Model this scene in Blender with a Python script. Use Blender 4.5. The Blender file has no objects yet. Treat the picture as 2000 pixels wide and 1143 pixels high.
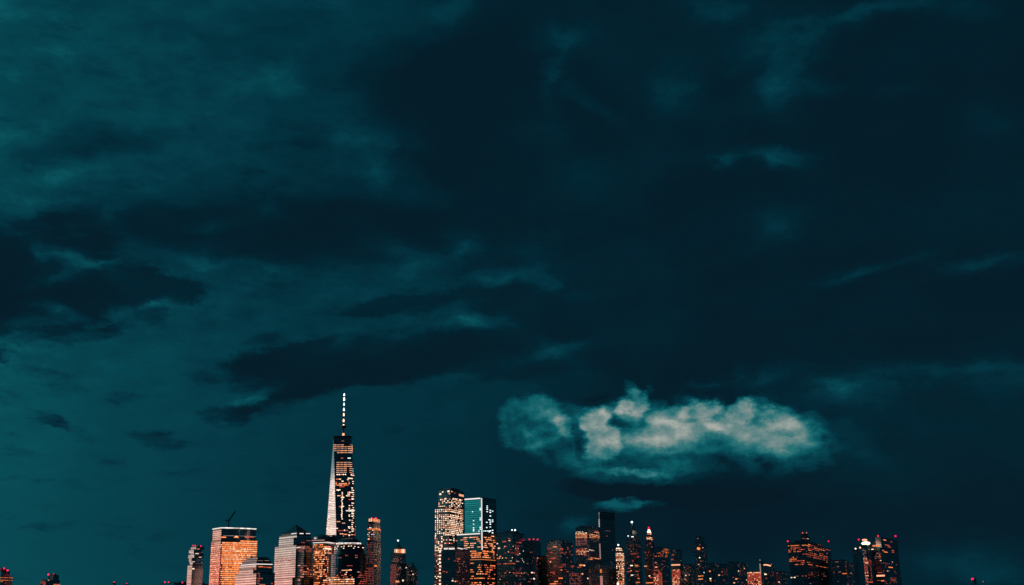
import bpy, bmesh, math, random
from mathutils import Vector, Matrix
scene = bpy.context.scene
C = scene.collection
# ---------------------------------------------------------------- camera
F_PX, PITCH, ROLL = 2150.0, math.radians(16.3), -0.020
cam_d = bpy.data.cameras.new('camera'); cam = bpy.data.objects.new('camera', cam_d); C.objects.link(cam)
cam_d.sensor_width = 36.0; cam_d.lens = F_PX / 2000.0 * 36.0
cam_d.clip_start = 0.5; cam_d.clip_end = 80000
CAM = Vector((0.0, 0.0, 4.0))
ROT = (Matrix.Rotation(math.pi/2 + PITCH, 3, 'X') @ Matrix.Rotation(ROLL, 3, 'Z'))
cam.matrix_world = Matrix.Translation(CAM) @ ROT.to_4x4()
scene.camera = cam
scene.view_settings.view_transform = 'Standard'; scene.view_settings.look = 'None'
scene.view_settings.exposure = 0; scene.view_settings.gamma = 1
scene.cycles.max_bounces = 6; scene.cycles.use_denoising = True

def ray(px, py):
    """world direction seen at a photograph pixel (2000x1143)"""
    return (ROT @ Vector(((px-1000.0)/F_PX, -(py-571.5)/F_PX, -1.0))).normalized()
def azel(px, py):
    d = ray(px, py); return math.atan2(d.x, d.y), math.asin(d.z)
def lin(c):
    return tuple((v/255/12.92 if v/255 <= .04045 else ((v/255+.055)/1.055)**2.4) for v in c)

# ---------------------------------------------------------------- world
W = bpy.data.worlds.new('World'); scene.world = W; W.use_nodes = True
nt = W.node_tree; nt.nodes.clear(); N = nt.nodes; LK = nt.links
def setin(sock, v):
    if isinstance(v, bpy.types.NodeSocket): LK.new(v, sock)
    elif v is not None: sock.default_value = v
def M(op, a, b=None, c=None, clamp=False):
    n = N.new('ShaderNodeMath'); n.operation = op; n.use_clamp = clamp
    for s, v in zip(n.inputs, (a, b, c)): setin(s, v)
    return n.outputs[0]
def V(op, a, b=None, c=None, out=0):
    n = N.new('ShaderNodeVectorMath'); n.operation = op
    for s, v in zip(n.inputs, (a, b, c)): setin(s, v)
    return n.outputs[out]
def comb(x, y, z):
    n = N.new('ShaderNodeCombineXYZ'); setin(n.inputs[0], x); setin(n.inputs[1], y); setin(n.inputs[2], z); return n.outputs[0]
def sm(v, a, b, c=0.0, d=1.0):
    n = N.new('ShaderNodeMapRange'); n.interpolation_type = 'SMOOTHSTEP'
    for s, q in zip(n.inputs[:5], (v, a, b, c, d)): setin(s, q)
    return n.outputs[0]
def noise(vec, scale, detail=6, rough=.55, color=False, lac=2.0):
    n = N.new('ShaderNodeTexNoise'); n.noise_dimensions = '3D'; LK.new(vec, n.inputs['Vector'])
    n.inputs['Scale'].default_value = scale; n.inputs['Detail'].default_value = detail
    n.inputs['Roughness'].default_value = rough; n.inputs['Lacunarity'].default_value = lac
    return n.outputs[1 if color else 0]
tc = N.new('ShaderNodeTexCoord'); D = V('NORMALIZE', tc.outputs['Generated'])
sp = N.new('ShaderNodeSeparateXYZ'); LK.new(D, sp.inputs[0])
AZ = M('ARCTAN2', sp.outputs[0], sp.outputs[1]); EL = M('ARCSINE', sp.outputs[2])
Dn = V('MULTIPLY', D, (1.0, 1.0, 2.0))
def warped(scale, ax, ay, detail=7, rough=.6, off=(0, 0, 0)):
    q = V('ADD', Dn, off)
    w = V('SUBTRACT', noise(q, scale, detail, rough, True), (.5, .5, .5))
    w = V('MULTIPLY', w, (ax, ay, 0))
    return V('ADD', comb(AZ, EL, 1.0), w)
def blobs(P, lst, start=0.0):
    """sum of soft elliptical clouds (centre, radii in photo pixels, tilt in degrees, amount[, hardness]) laid out in azimuth and elevation"""
    acc = start
    for b in lst:
        px, py, rx, ry, rot, amp = b[:6]
        c = azel(px, py); ax = azel(px+1, py); ay = azel(px, py-1)
        J = Matrix(((ax[0]-c[0], ay[0]-c[0]), (ax[1]-c[1], ay[1]-c[1]))).inverted()   # d(az,el) -> pixels right, up
        r = math.radians(rot); ca, sa = math.cos(r), math.sin(r)
        q1 = ((ca*J[0][0]+sa*J[1][0])/rx, (ca*J[0][1]+sa*J[1][1])/rx)
        q2 = ((-sa*J[0][0]+ca*J[1][0])/ry, (-sa*J[0][1]+ca*J[1][1])/ry)
        k1 = -(q1[0]*c[0]+q1[1]*c[1]); k2 = -(q2[0]*c[0]+q2[1]*c[1])
        u = V('DOT_PRODUCT', P, (q1[0], q1[1], k1), out=1); v = V('DOT_PRODUCT', P, (q2[0], q2[1], k2), out=1)
        r2 = M('MULTIPLY_ADD', v, v, M('MULTIPLY', u, u))
        if len(b) > 6: g = sm(r2, b[6], 2.0-b[6], 1.0, 0.0)
        else: g = M('POWER', .42, r2)
        acc = M('MULTIPLY_ADD', g, float(amp), acc)
    return acc

Psoft = warped(6.0, .13, .075, 8, .62)
Pmid = warped(9.0, .10, .055, 9, .66, (3.1, 1.7, .4))
Pcum = warped(22.0, .034, .028, 9, .70, (7.3, 2.2, 5.1))
# clear sky: brighter to the left and low down
base = sm(AZ, math.radians(-42), math.radians(24), .85, .06)
base = M('MULTIPLY', base, sm(AZ, math.radians(-138), math.radians(-130), .06, 1.0))
base = M('ADD', base, sm(EL, math.radians(0), math.radians(4), .08, 0.0))
SOFT = [  # broad dark masses (negative) and brighter openings (positive)
 (1250, 120, 480, 170, 0, -.12), (1500, 480, 460, 230, 0, -.32), (900, 160, 190, 95, 20, -.40),
 (640, 350, 300, 80, 12, -.10), (200, 275, 150, 32, 12, -.40), (950, 290, 160, 70, 0, -.25), (1020, 600, 330, 90, 0, .12),  (1440, 110, 250, 110, 0, .15), (1070, 110, 110, 80, 0, .12), (1800, 752, 230, 44, -2, .17), (720, 320, 90, 50, 0, .06), (1900, 260, 120, 120, 0, .06),
 (620, 455, 360, 42, 2, -.55), (250, 440, 260, 40, 0, -.26), (1150, 420, 260, 90, 0, -.2),
 (1750, 560, 400, 130, 0, -.25), (1500, 640, 420, 110, 0, -.22),
 (1750, 960, 330, 110, 0, -.22), (1430, 1015, 240, 75, 0, -.22), (780, 140, 110, 60, 0, -.1),
 (60, 120, 200, 170, 0, .02), (330, 120, 240, 120, 0, -.05), (40, 900, 300, 230, 0, .10), (1300, 1010, 150, 70, 0, -.16), (60, 300, 90, 40, 0, .06)]
MID = [
 (60, 550, 220, 84, 4, -.66, .5), (150, 450, 300, 30, 2, -.36, .3), (290, 557, 110, 30, -4, -.58, .45), (40, 620, 110, 45, 10, -.45, .4),
 (150, 650, 100, 16, 14, -.30, .3), (10, 700, 40, 18, 0, -.35, .3), (280, 610, 40, 20, -20, -.28, .3),
 (800, 690, 340, 46, 6, -.58, .3), (1040, 650, 200, 80, 0, -.55, .3), (640, 732, 170, 30, 10, -.42, .3), (900, 590, 200, 26, 6, -.26, .2), (560, 690, 130, 24, 6, -.3, .3),
 (720, 600, 130, 20, 6, -.30, .3), (860, 560, 110, 24, 8, -.16, .3), (560, 565, 55, 16, 14, -.24, .3), (880, 600, 90, 16, 0, -.2, .3),
 (520, 655, 60, 12, 4, -.18, .3), (1120, 700, 90, 26, 0, -.22, .3),
 (450, 803, 70, 18, 6, -.42, .3), (545, 782, 55, 20, 14, -.26, .3), (300, 858, 58, 15, -6, -.30, .2), (90, 833, 58, 13, -10, -.28, .2),
 (130, 855, 45, 8, -14, -.18, .3), (120, 748, 65, 26, -12, -.16, .3), (230, 772, 50, 10, -4, -.12, .3), (90, 1028, 60, 7, 4, -.10, .3), (250, 700, 90, 9, 0, -.05),
 (500, 430, 120, 30, 0, -.1), (560, 300, 120, 60, 20, -.12), (490, 360, 90, 30, 0, -.1),
 # lighter wisps
 (555, 158, 32, 26, 20, .26), (490, 168, 60, 16, 10, .14), (445, 182, 26, 18, 0, .14), (170, 325, 80, 18, 12, .22), (350, 265, 70, 28, 30, .14),
 (700, 255, 50, 60, -40, .16), (770, 290, 40, 40, 30, .24), (730, 345, 30, 34, 20, .22), (690, 270, 40, 20, -30, .14), (850, 20, 60, 26, 20, .20), (700, 60, 60, 60, 0, .10),
 (1075, 140, 13, 42, -8, .28), (1110, 75, 48, 28, 10, .24), (1050, 65, 30, 30, -40, .18), (1150, 195, 60, 13, -30, .18), (1130, 340, 60, 40, -30, .10), (1070, 250, 26, 26, 0, .12),
 (1325, 170, 40, 40, 30, .30), (1400, 14, 60, 24, 0, .26), (1500, 66, 60, 34, 20, .22), (1545, 90, 40, 50, -40, .22), (1530, 170, 28, 48, -10, .34), (1590, 175, 60, 16, 4, .16), (1450, 130, 40, 18, 0, .14),
 (1700, 20, 120, 14, 10, .34), (1640, 40, 40, 20, 0, .14), (1900, 12, 70, 22, 0, .18), (1940, 240, 60, 40, 0, .14), (1780, 175, 40, 14, 0, .08),
 (1500, 298, 56, 15, 4, .42), (1415, 323, 22, 13, 0, .40), (1530, 315, 50, 10, -8, .20), (1500, 425, 50, 30, 30, .22), (1480, 455, 60, 14, 30, .1),
 (1655, 530, 50, 13, 10, .26), (1700, 518, 40, 12, 12, .12), (1790, 492, 44, 13, 18, .18), (1940, 508, 76, 16, -2, .30), (1880, 515, 60, 10, 0, .12),
 (60, 400, 70, 22, 0, .28), (140, 395, 50, 14, 0, .2), (225, 425, 26, 18, 0, .26), (390, 436, 48, 13, 6, .24), (512, 410, 26, 16, -30, .22), (60, 487, 28, 14, -30, .36), (155, 505, 70, 16, -16, .56), (120, 535, 46, 14, 10, .36), (215, 512, 40, 8, 0, .3),
 (390, 515, 50, 9, -10, .22), (510, 522, 60, 10, 0, .2), (60, 635, 50, 13, 12, .40), (120, 605, 32, 13, -16, .42), (290, 590, 42, 12, 10, .34),
 (780, 480, 46, 14, -6, .30), (920, 475, 34, 26, -20, .34), (860, 505, 110, 22, 10, .26), (1000, 540, 70, 14, 6, .34), (1065, 560, 28, 17, 0, .38), (1050, 500, 40, 30, -40, .2), (1120, 590, 30, 12, 0, .14),
 (915, 626, 66, 16, -4, .52), (850, 560, 110, 26, 8, .10), (870, 605, 60, 10, 12, .24), (840, 642, 70, 12, 10, .34), (680, 668, 26, 10, 10, .28), (755, 660, 50, 22, 0, .16),
 (1100, 675, 60, 14, 10, .32), (1030, 700, 90, 14, 10, .22), (900, 720, 60, 16, 30, .10), (1130, 710, 60, 22, -20, .12), (1000, 780, 160, 60, 0, .06),
 (497, 765, 36, 15, 34, .30), (470, 785, 26, 12, 30, .10),
 # brighter bank low on the right
 (1740, 740, 120, 34, 6, .16), (1880, 722, 130, 26, -4, .14), (1750, 728, 100, 24, 8, .20), (1900, 708, 110, 13, -3, .16), (1990, 728, 80, 30, 0, .14), (1640, 755, 50, 20, 30, .24), (1960, 775, 60, 26, 0, .06), (1820, 770, 170, 40, 0, .05),
 (1590, 735, 46, 14, -20, .30), (1500, 728, 40, 13, 10, .28), (1445, 726, 12, 12, 0, .22), (1395, 738, 26, 7, 10, .24), (1355, 744, 22, 6, 10, .24), (1560, 770, 110, 30, 0, .16),
 (1600, 830, 100, 60, 0, .14), (1690, 870, 50, 22, -20, .16), (1700, 850, 160, 60, 0, .05), (1850, 1100, 160, 36, 0, .22), (1960, 1120, 80, 20, 0, .1), (1105, 1035, 26, 16, 30, .34), (1345, 1090, 30, 14, 0, .10),
]
CUM = [   # the lit cumulus: body first, then its knots and its hollows
 (1035, 828, 66, 60, 10, .62, .6), (1085, 800, 60, 30, 0, .26, .5), (1085, 860, 60, 56, -30, .34, .5), (1130, 880, 50, 40, -30, .2, .4),
 (1350, 832, 245, 56, -2, .66, .5), (1390, 878, 235, 52, 0, .28, .3), (1285, 862, 110, 36, 0, .30), (1400, 845, 120, 32, 0, .16), (1540, 850, 60, 40, 0, .14), (1225, 905, 90, 26, 0, .14), (1490, 890, 150, 60, 0, .16), (1370, 815, 200, 30, 0, .25, .4), (1510, 850, 90, 56, 0, .26, .4), (1240, 895, 130, 44, 0, .34, .5), (1570, 872, 70, 50, -20, .20, .2), (1460, 930, 150, 36, 6, .14),
 (1170, 848, 36, 52, 6, .72, .55), (1160, 815, 40, 26, 0, .38, .5), (1235, 790, 30, 34, 0, .88, .45), (1228, 760, 13, 20, 20, .52, .3), (1262, 764, 20, 8, 40, .34, .3), (1205, 800, 30, 16, 0, .34, .4),
 (1310, 812, 44, 22, 10, .50, .45), (1372, 802, 44, 20, 8, .58, .45), (1400, 820, 36, 24, -20, .34, .4), (1300, 845, 56, 26, 10, .34, .4), (1370, 845, 60, 20, 0, .22, .4),
 (1450, 802, 26, 24, 10, .56, .45), (1480, 790, 40, 14, 0, .38, .4), (1525, 815, 36, 24, -10, .36, .4), (1480, 845, 46, 22, 0, .14, .4), (1560, 830, 20, 24, 0, .2, .4), (1490, 775, 36, 8, 10, .25, .3),
 (1105, 828, 22, 24, 10, .34, .4), (1100, 795, 26, 12, 0, .16, .4),
 (1216, 822, 26, 14, 10, -.50, .4), (1130, 850, 12, 40, 10, -.42, .4), (1060, 835, 30, 20, 20, -.22, .4), (1160, 778, 30, 12, 0, -.2, .4), (1390, 862, 36, 16, 10, -.20, .4), (1420, 785, 18, 8, 0, -.3, .4), (1100, 885, 26, 22, 0, -.10, .4), (1450, 905, 90, 22, 0, -.12, .4), 
 (1222, 955, 120, 20, -2, -.40, .2), (1400, 965, 140, 30, 0, -.22, .2),
]
LOW = [(1215, 930, 92, 17, -1, .42, .35), (1240, 921, 60, 8, 2, .20, .4), (1330, 925, 60, 20, 0, .18, .3), (1205, 986, 52, 12, 4, .62, .3), (1262, 984, 34, 7, 0, .26, .3), (1195, 985, 30, 7, 0, .2, .3), (1225, 961, 96, 10, -1, -.30, .3)]
t = blobs(Psoft, SOFT, base)
t = M('ADD', M('MULTIPLY', M('MAXIMUM', t, 0.0), 1.0), 0.0)
# broken texture of the cloud deck, weaker where the sky is clear
fb = M('SUBTRACT', noise(V('ADD', Dn, (1.3, 4.2, .3)), 7.0, 9, .58), .5)
deck = sm(EL, math.radians(6), math.radians(16), .10, 1.0)
t = M('MULTIPLY_ADD', M('MULTIPLY', fb, deck), .36, t)
fb3 = noise(V('ADD', Dn, (2.3, .2, 6.3)), 26.0, 9, .64)
mott = M('MULTIPLY_ADD', M('SUBTRACT', fb3, .5), M('MULTIPLY', deck, 1.1), 1.0)
t = M('MULTIPLY', M('MAXIMUM', t, 0.0), mott)
cov = M('DIVIDE', blobs(Pmid, [b[:5] + (-b[5],) + ((max(.2, b[6]-.2),) if len(b) > 6 else ()) for b in MID if b[5] < 0], 0.0), .56)
fb4 = noise(V('ADD', V('MULTIPLY', Dn, (1, 1, 1.5)), (8.3, 5.2, 1.3)), 19.0, 10, .66)
cov = sm(M('MULTIPLY_ADD', M('SUBTRACT', fb4, .5), 2.1, cov), .02, 1.12)
t = M('MULTIPLY', t, M('MULTIPLY_ADD', cov, -.94, 1.0))
low = noise(V('ADD', Dn, (4.4, 6.1, 2.2)), 5.0, 8, .6)
t = M('MAXIMUM', t, sm(low, .42, .72, .05, .22))
wisp = blobs(Pmid, [b[:5] + (b[5]*(1.1 if b[1] < 360 and b[0] > 1000 else .72 if b[1] < 420 and b[0] < 600 else 1.15 if b[1] < 360 else 1.0),) + b[6:] for b in MID if b[5] > 0], 0.0)
t = M('MULTIPLY_ADD', wisp, M('MULTIPLY_ADD', fb3, 2.8, -.4), t)
cm = blobs(Pcum, CUM, 0.0)
fb2 = M('SUBTRACT', noise(V('ADD', V('MULTIPLY', D, (1, 1, 1.35)), (5.5, .2, 2.9)), 34.0, 8, .62), .5)
cmask = sm(cm, .05, .8, 0.0, 1.0)
cm = M('MULTIPLY_ADD', M('MULTIPLY', fb2, cmask), .40, M('MULTIPLY', cm, .78))
up = V('ADD', V('MULTIPLY', D, (1, 1, 1.35)), (5.503, .2, 2.9075))
rel = M('SUBTRACT', M('ADD', fb2, .5), noise(up, 34.0, 8, .62))
cm = M('MULTIPLY_ADD', M('MULTIPLY', rel, cmask), 1.1, cm)
edge = sm(M('MULTIPLY_ADD', fb2, .9, cm), .02, .40)
cm = M('ADD', M('MULTIPLY', M('MAXIMUM', cm, 0.0), edge), M('MAXIMUM', M('MINIMUM', cm, 0.0), -.25))
t = M('ADD', t, cm)
t = blobs(Pcum, LOW, t)
t = M('MINIMUM', M('MAXIMUM', t, 0.0), 1.9)
ramp = N.new('ShaderNodeValToRGB'); LK.new(M('DIVIDE', t, 2.0), ramp.inputs[0])
stops = [(0, (4, 26, 38)), (.25, (2, 37, 50)), (.5, (3, 51, 64)), (.75, (5, 67, 78)), (1.0, (12, 92, 101)), (1.25, (48, 116, 119)), (1.55, (118, 142, 140)), (1.95, (180, 182, 174))]
cr = ramp.color_ramp
while len(cr.elements) < len(stops): cr.elements.new(.5)
for e, (p, c) in zip(cr.elements, stops): e.position = p/2.0; e.color = (*lin(c), 1)
skycol = ramp.outputs[0]
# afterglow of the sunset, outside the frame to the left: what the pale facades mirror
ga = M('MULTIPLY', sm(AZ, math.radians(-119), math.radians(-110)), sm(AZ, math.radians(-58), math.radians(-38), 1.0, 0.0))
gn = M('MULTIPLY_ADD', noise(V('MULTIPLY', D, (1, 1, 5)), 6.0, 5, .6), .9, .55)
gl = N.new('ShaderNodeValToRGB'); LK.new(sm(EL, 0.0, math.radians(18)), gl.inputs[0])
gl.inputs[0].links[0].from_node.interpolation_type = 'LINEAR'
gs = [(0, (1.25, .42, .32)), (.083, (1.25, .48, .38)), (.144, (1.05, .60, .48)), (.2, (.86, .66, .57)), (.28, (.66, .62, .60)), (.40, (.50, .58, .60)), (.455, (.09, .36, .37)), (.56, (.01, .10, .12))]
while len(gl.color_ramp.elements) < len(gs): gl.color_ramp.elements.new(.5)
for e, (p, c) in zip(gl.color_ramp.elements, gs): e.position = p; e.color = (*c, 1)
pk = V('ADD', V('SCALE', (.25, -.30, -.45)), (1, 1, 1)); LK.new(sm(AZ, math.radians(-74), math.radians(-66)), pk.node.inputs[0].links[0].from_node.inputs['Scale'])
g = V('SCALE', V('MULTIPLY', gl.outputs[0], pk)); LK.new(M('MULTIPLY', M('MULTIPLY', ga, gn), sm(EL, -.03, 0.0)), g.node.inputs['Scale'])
# physical dusk sky underneath, very weak
ns = N.new('ShaderNodeTexSky'); ns.sky_type = 'NISHITA'; ns.sun_disc = False
ns.sun_elevation = math.radians(1.0); ns.sun_rotation = math.radians(-92)
nk = V('SCALE', ns.outputs[0]); nk.node.inputs['Scale'].default_value = .0006
# teal patch added to the unseen sky, for the teal tower's face to mirror
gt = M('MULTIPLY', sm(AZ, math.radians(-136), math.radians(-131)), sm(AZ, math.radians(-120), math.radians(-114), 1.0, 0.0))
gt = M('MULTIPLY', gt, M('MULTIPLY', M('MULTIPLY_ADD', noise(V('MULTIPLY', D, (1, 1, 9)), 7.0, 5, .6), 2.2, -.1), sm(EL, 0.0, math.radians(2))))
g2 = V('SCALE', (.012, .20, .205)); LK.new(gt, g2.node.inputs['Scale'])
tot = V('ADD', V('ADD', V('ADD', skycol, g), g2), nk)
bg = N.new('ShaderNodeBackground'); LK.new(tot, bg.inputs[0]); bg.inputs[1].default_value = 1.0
wo = N.new('ShaderNodeOutputWorld'); LK.new(bg.outputs[0], wo.inputs[0])
W.cycles.sampling_method = 'MANUAL'; W.cycles.sample_map_resolution = 512
# low afterglow light from the left, soft and warm
sl = bpy.data.lights.new('sun', 'SUN'); sun = bpy.data.objects.new('sun', sl); C.objects.link(sun)
sl.energy = .04; sl.angle = math.radians(10); sl.color = (1.0, .62, .45)
sun.rotation_euler = Vector((math.sin(math.radians(-92)), math.cos(math.radians(-92)), math.tan(math.radians(3)))).to_track_quat('Z', 'Y').to_euler()

# ================================================================ helpers
ROTI = ROT.transposed()
def proj(P):
    q = ROTI @ (Vector(P) - CAM)
    return 1000.0 + F_PX*q.x/-q.z, 571.5 - F_PX*q.y/-q.z
def at(px, py, Y):
    d = ray(px, py); return CAM + d*((Y - CAM.y)/d.y)
LAND = 2.0
MATS = {}
def new_mat(name):
    m = bpy.data.materials.new(name); m.use_nodes = True; MATS[name] = m
    t = m.node_tree; t.nodes.clear()
    o = t.nodes.new('ShaderNodeOutputMaterial'); return m, t, o
def mk(t, kind, ins=None, **kw):
    n = t.nodes.new(kind)
    for k, v in kw.items(): setattr(n, k, v)
    for k, v in (ins or {}).items():
        if isinstance(v, bpy.types.NodeSocket): t.links.new(v, n.inputs[k])
        else: n.inputs[k].default_value = v
    return n
def facade_mat(name, tint, metal, rough, span, fh=4.2, bw=3.0, sp=.34, mull=.10, var=.5):
    """curtain wall or masonry front: floors, mullions and pane-to-pane variation from wall metres (UV)"""
    m, t, o = new_mat(name)
    uv = mk(t, 'ShaderNodeUVMap'); s = mk(t, 'ShaderNodeSeparateXYZ', {0: uv.outputs[0]})
    def mm(op, a, b=0.0, c=0.0): return mk(t, 'ShaderNodeMath', {0: a, 1: b, 2: c}, operation=op).outputs[0]
    cu, cv = mm('DIVIDE', s.outputs[0], bw), mm('DIVIDE', s.outputs[1], fh)
    a = mm('LESS_THAN', mm('FRACT', cv), sp); b = mm('LESS_THAN', mm('FRACT', cu), mull)
    fac = mm('MAXIMUM', a, b)
    cell = mk(t, 'ShaderNodeCombineXYZ', {0: mm('FLOOR', cu), 1: mm('FLOOR', cv)})
    wn = mk(t, 'ShaderNodeTexWhiteNoise', {0: cell.outputs[0]}, noise_dimensions='2D')
    frow = mk(t, 'ShaderNodeTexWhiteNoise', {'W': mm('FLOOR', cv)}, noise_dimensions='1D')
    vv = mm('MULTIPLY_ADD', wn.outputs[0], var, 1.0 - var)
    vv = mm('MULTIPLY', vv, mm('MULTIPLY_ADD', frow.outputs[0], .3, .75))
    big = mk(t, 'ShaderNodeTexNoise', {'Vector': uv.outputs[0], 'Scale': .03, 'Detail': 3.0})
    vv = mm('MULTIPLY', vv, mm('MULTIPLY_ADD', big.outputs[0], .7, .65))
    col = mk(t, 'ShaderNodeVectorMath', {0: tint, 'Scale': vv}, operation='SCALE')
    g = mk(t, 'ShaderNodeBsdfPrincipled', {'Base Color': col.outputs[0], 'Metallic': metal, 'Roughness': rough})
    d = mk(t, 'ShaderNodeBsdfPrincipled', {'Base Color': (*span, 1), 'Roughness': .55})
    x = mk(t, 'ShaderNodeMixShader', {0: fac, 1: g.outputs[0], 2: d.outputs[0]})
    t.links.new(x.outputs[0], o.inputs[0]); return m
facade_mat('mirror_glass', (.95, .93, .90), 1.0, .08, (.03, .03, .035), 4.5, 2.8, .24, .06, .22)
facade_mat('tower_glass', (.52, .55, .57), 1.0, .05, (.10, .11, .12), 3.8, 1.5, .20, .06, .12)
facade_mat('tinted_glass', (.80, .82, .84), 1.0, .15, (.015, .022, .028), 3.8, 2.8, .30)
facade_mat('dark_glass', (.30, .34, .38), .95, .22, (.020, .028, .034), 3.8, 2.8, .3)
facade_mat('granite', (.97, .98, 1.0), 1.0, .20, (.050, .060, .070), 3.6, 3.0, .24, .20, .3)
facade_mat('brick_front', (.92, .94, .96), 1.0, .25, (.055, .055, .060), 3.5, 3.2, .28, .24, .3)
def plain(name, col, rough=.6, metal=0.0, nz=.3, sc=.4):
    m, t, o = new_mat(name)
    tcx = mk(t, 'ShaderNodeTexCoord'); n = mk(t, 'ShaderNodeTexNoise', {'Vector': tcx.outputs['Object'], 'Scale': sc, 'Detail': 5.0})
    k = mk(t, 'ShaderNodeMath', {0: n.outputs[0], 1: nz*2, 2: 1-nz}, operation='MULTIPLY_ADD')
    c = mk(t, 'ShaderNodeVectorMath', {0: col, 'Scale': k.outputs[0]}, operation='SCALE')
    g = mk(t, 'ShaderNodeBsdfPrincipled', {'Base Color': c.outputs[0], 'Roughness': rough, 'Metallic': metal})
    t.links.new(g.outputs[0], o.inputs[0]); return m
plain('roofing', (.16, .18, .20), .35, .9); plain('copper', (.10, .13, .14), .35, .9); plain('steel', (.12, .12, .13), .35, .8)
plain('pale_metal', (.35, .35, .34), .4, .6); plain('land', (.03, .032, .03), .9, 0, .3, .02); plain('stone_wall', (.16, .15, .14), .8)
def lamp(name, col, s):
    """lit room or lamp; brightness wanders a little from lamp to lamp"""
    m, t, o = new_mat(name)
    oi = mk(t, 'ShaderNodeObjectInfo'); uv = mk(t, 'ShaderNodeNewGeometry')
    r = mk(t, 'ShaderNodeMath', {0: uv.outputs['Random Per Island'], 1: .9, 2: .55}, operation='MULTIPLY_ADD')
    r2 = mk(t, 'ShaderNodeMath', {0: oi.outputs['Random'], 1: .6, 2: .7}, operation='MULTIPLY_ADD')
    k = mk(t, 'ShaderNodeMath', {0: r.outputs[0], 1: r2.outputs[0]}, operation='MULTIPLY')
    k2 = mk(t, 'ShaderNodeMath', {0: k.outputs[0], 1: s}, operation='MULTIPLY')
    e = mk(t, 'ShaderNodeEmission', {'Color': (*col, 1), 'Strength': k2.outputs[0]})
    t.links.new(e.outputs[0], o.inputs[0]); m.cycles.emission_sampling = 'NONE'; return m
lamp('light_white', (1.0, .68, .48), 1.75); lamp('light_peach', (1.0, .42, .22), 1.25); lamp('light_orange', (1.0, .24, .065), 1.05)
lamp('light_red', (1.0, .14, .085), .55); lamp('light_dim', (.9, .42, .40), .26); lamp('light_cool', (.80, .98, 1.0), 1.9)
lamp('light_cream', (1.0, .88, .62), 2.2); lamp('beacon_red', (1.0, .01, .07), 1.6); lamp('strip_white', (1.0, .90, .84), 1.2); lamp('strip_dim', (1.0, .62, .52), .5)
KEY = dict(w='light_white', p='light_peach', o='light_orange', r='light_red', d='light_dim', c='light_cool', e='light_cream', b='beacon_red', s='strip_white', t='strip_dim')

def link_mesh(name, bm, mat, parent=None, mw=None):
    me = bpy.data.meshes.new(name); bm.to_mesh(me); bm.free(); me.materials.append(MATS[mat])
    o = bpy.data.objects.new(name, me); C.objects.link(o)
    if parent is not None: o.parent = parent
    if mw is not None: o.matrix_world = mw
    return o
def box_into(bm, M4):
    """unit box: x -.5..5, y 0..1 (outward), z -.5...5, through a matrix; no back face"""
    vs = [bm.verts.new(M4 @ Vector(p)) for p in ((-.5, 0, -.5), (.5, 0, -.5), (.5, 0, .5), (-.5, 0, .5), (-.5, 1, -.5), (.5, 1, -.5), (.5, 1, .5), (-.5, 1, .5))]
    for f in ((4, 5, 6, 7), (0, 1, 5, 4), (1, 2, 6, 5), (2, 3, 7, 6), (3, 0, 4, 7)): bm.faces.new([vs[i] for i in f])
UNIT = {}
def unit(name, key):
    if (name, key) not in UNIT:
        bm = bmesh.new(); box_into(bm, Matrix.Identity(4)); me = bpy.data.meshes.new(name); bm.to_mesh(me); bm.free()
        me.materials.append(MATS[KEY[key]]); UNIT[(name, key)] = me
    return UNIT[(name, key)]
def prism_into(bm, poly, z0, z1, top=None, uvl=None, cap=True):
    """walls (and a lid) between polygon at z0 and polygon `top` (or the same) at z1; UV in metres"""
    top = top or poly; n = len(poly)
    a = [bm.verts.new((p[0], p[1], z0)) for p in poly]; b = [bm.verts.new((p[0], p[1], z1)) for p in top]
    u = 0.0
    for i in range(n):
        j = (i+1) % n; L = math.dist(poly[i], poly[j]); f = bm.faces.new((a[i], a[j], b[j], b[i]))
        if uvl:
            for l, w in zip(f.loops, ((u, z0), (u+L, z0), (u+L, z1), (u, z1))): l[uvl].uv = w
        u += L
    if cap: bm.faces.new(b)
def ring(cx, cy, rx, ry, n, a0=0.0, rot=0.0):
    out = []
    for i in range(n):
        a = a0 + 2*math.pi*i/n; x, y = rx*math.cos(a), ry*math.sin(a)
        out.append((cx + x*math.cos(rot) - y*math.sin(rot), cy + x*math.sin(rot) + y*math.cos(rot)))
    return out
def scale_poly(poly, k, c=None):
    c = c or (sum(p[0] for p in poly)/len(poly), sum(p[1] for p in poly)/len(poly))
    return [(c[0]+(p[0]-c[0])*k, c[1]+(p[1]-c[1])*k) for p in poly]

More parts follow.
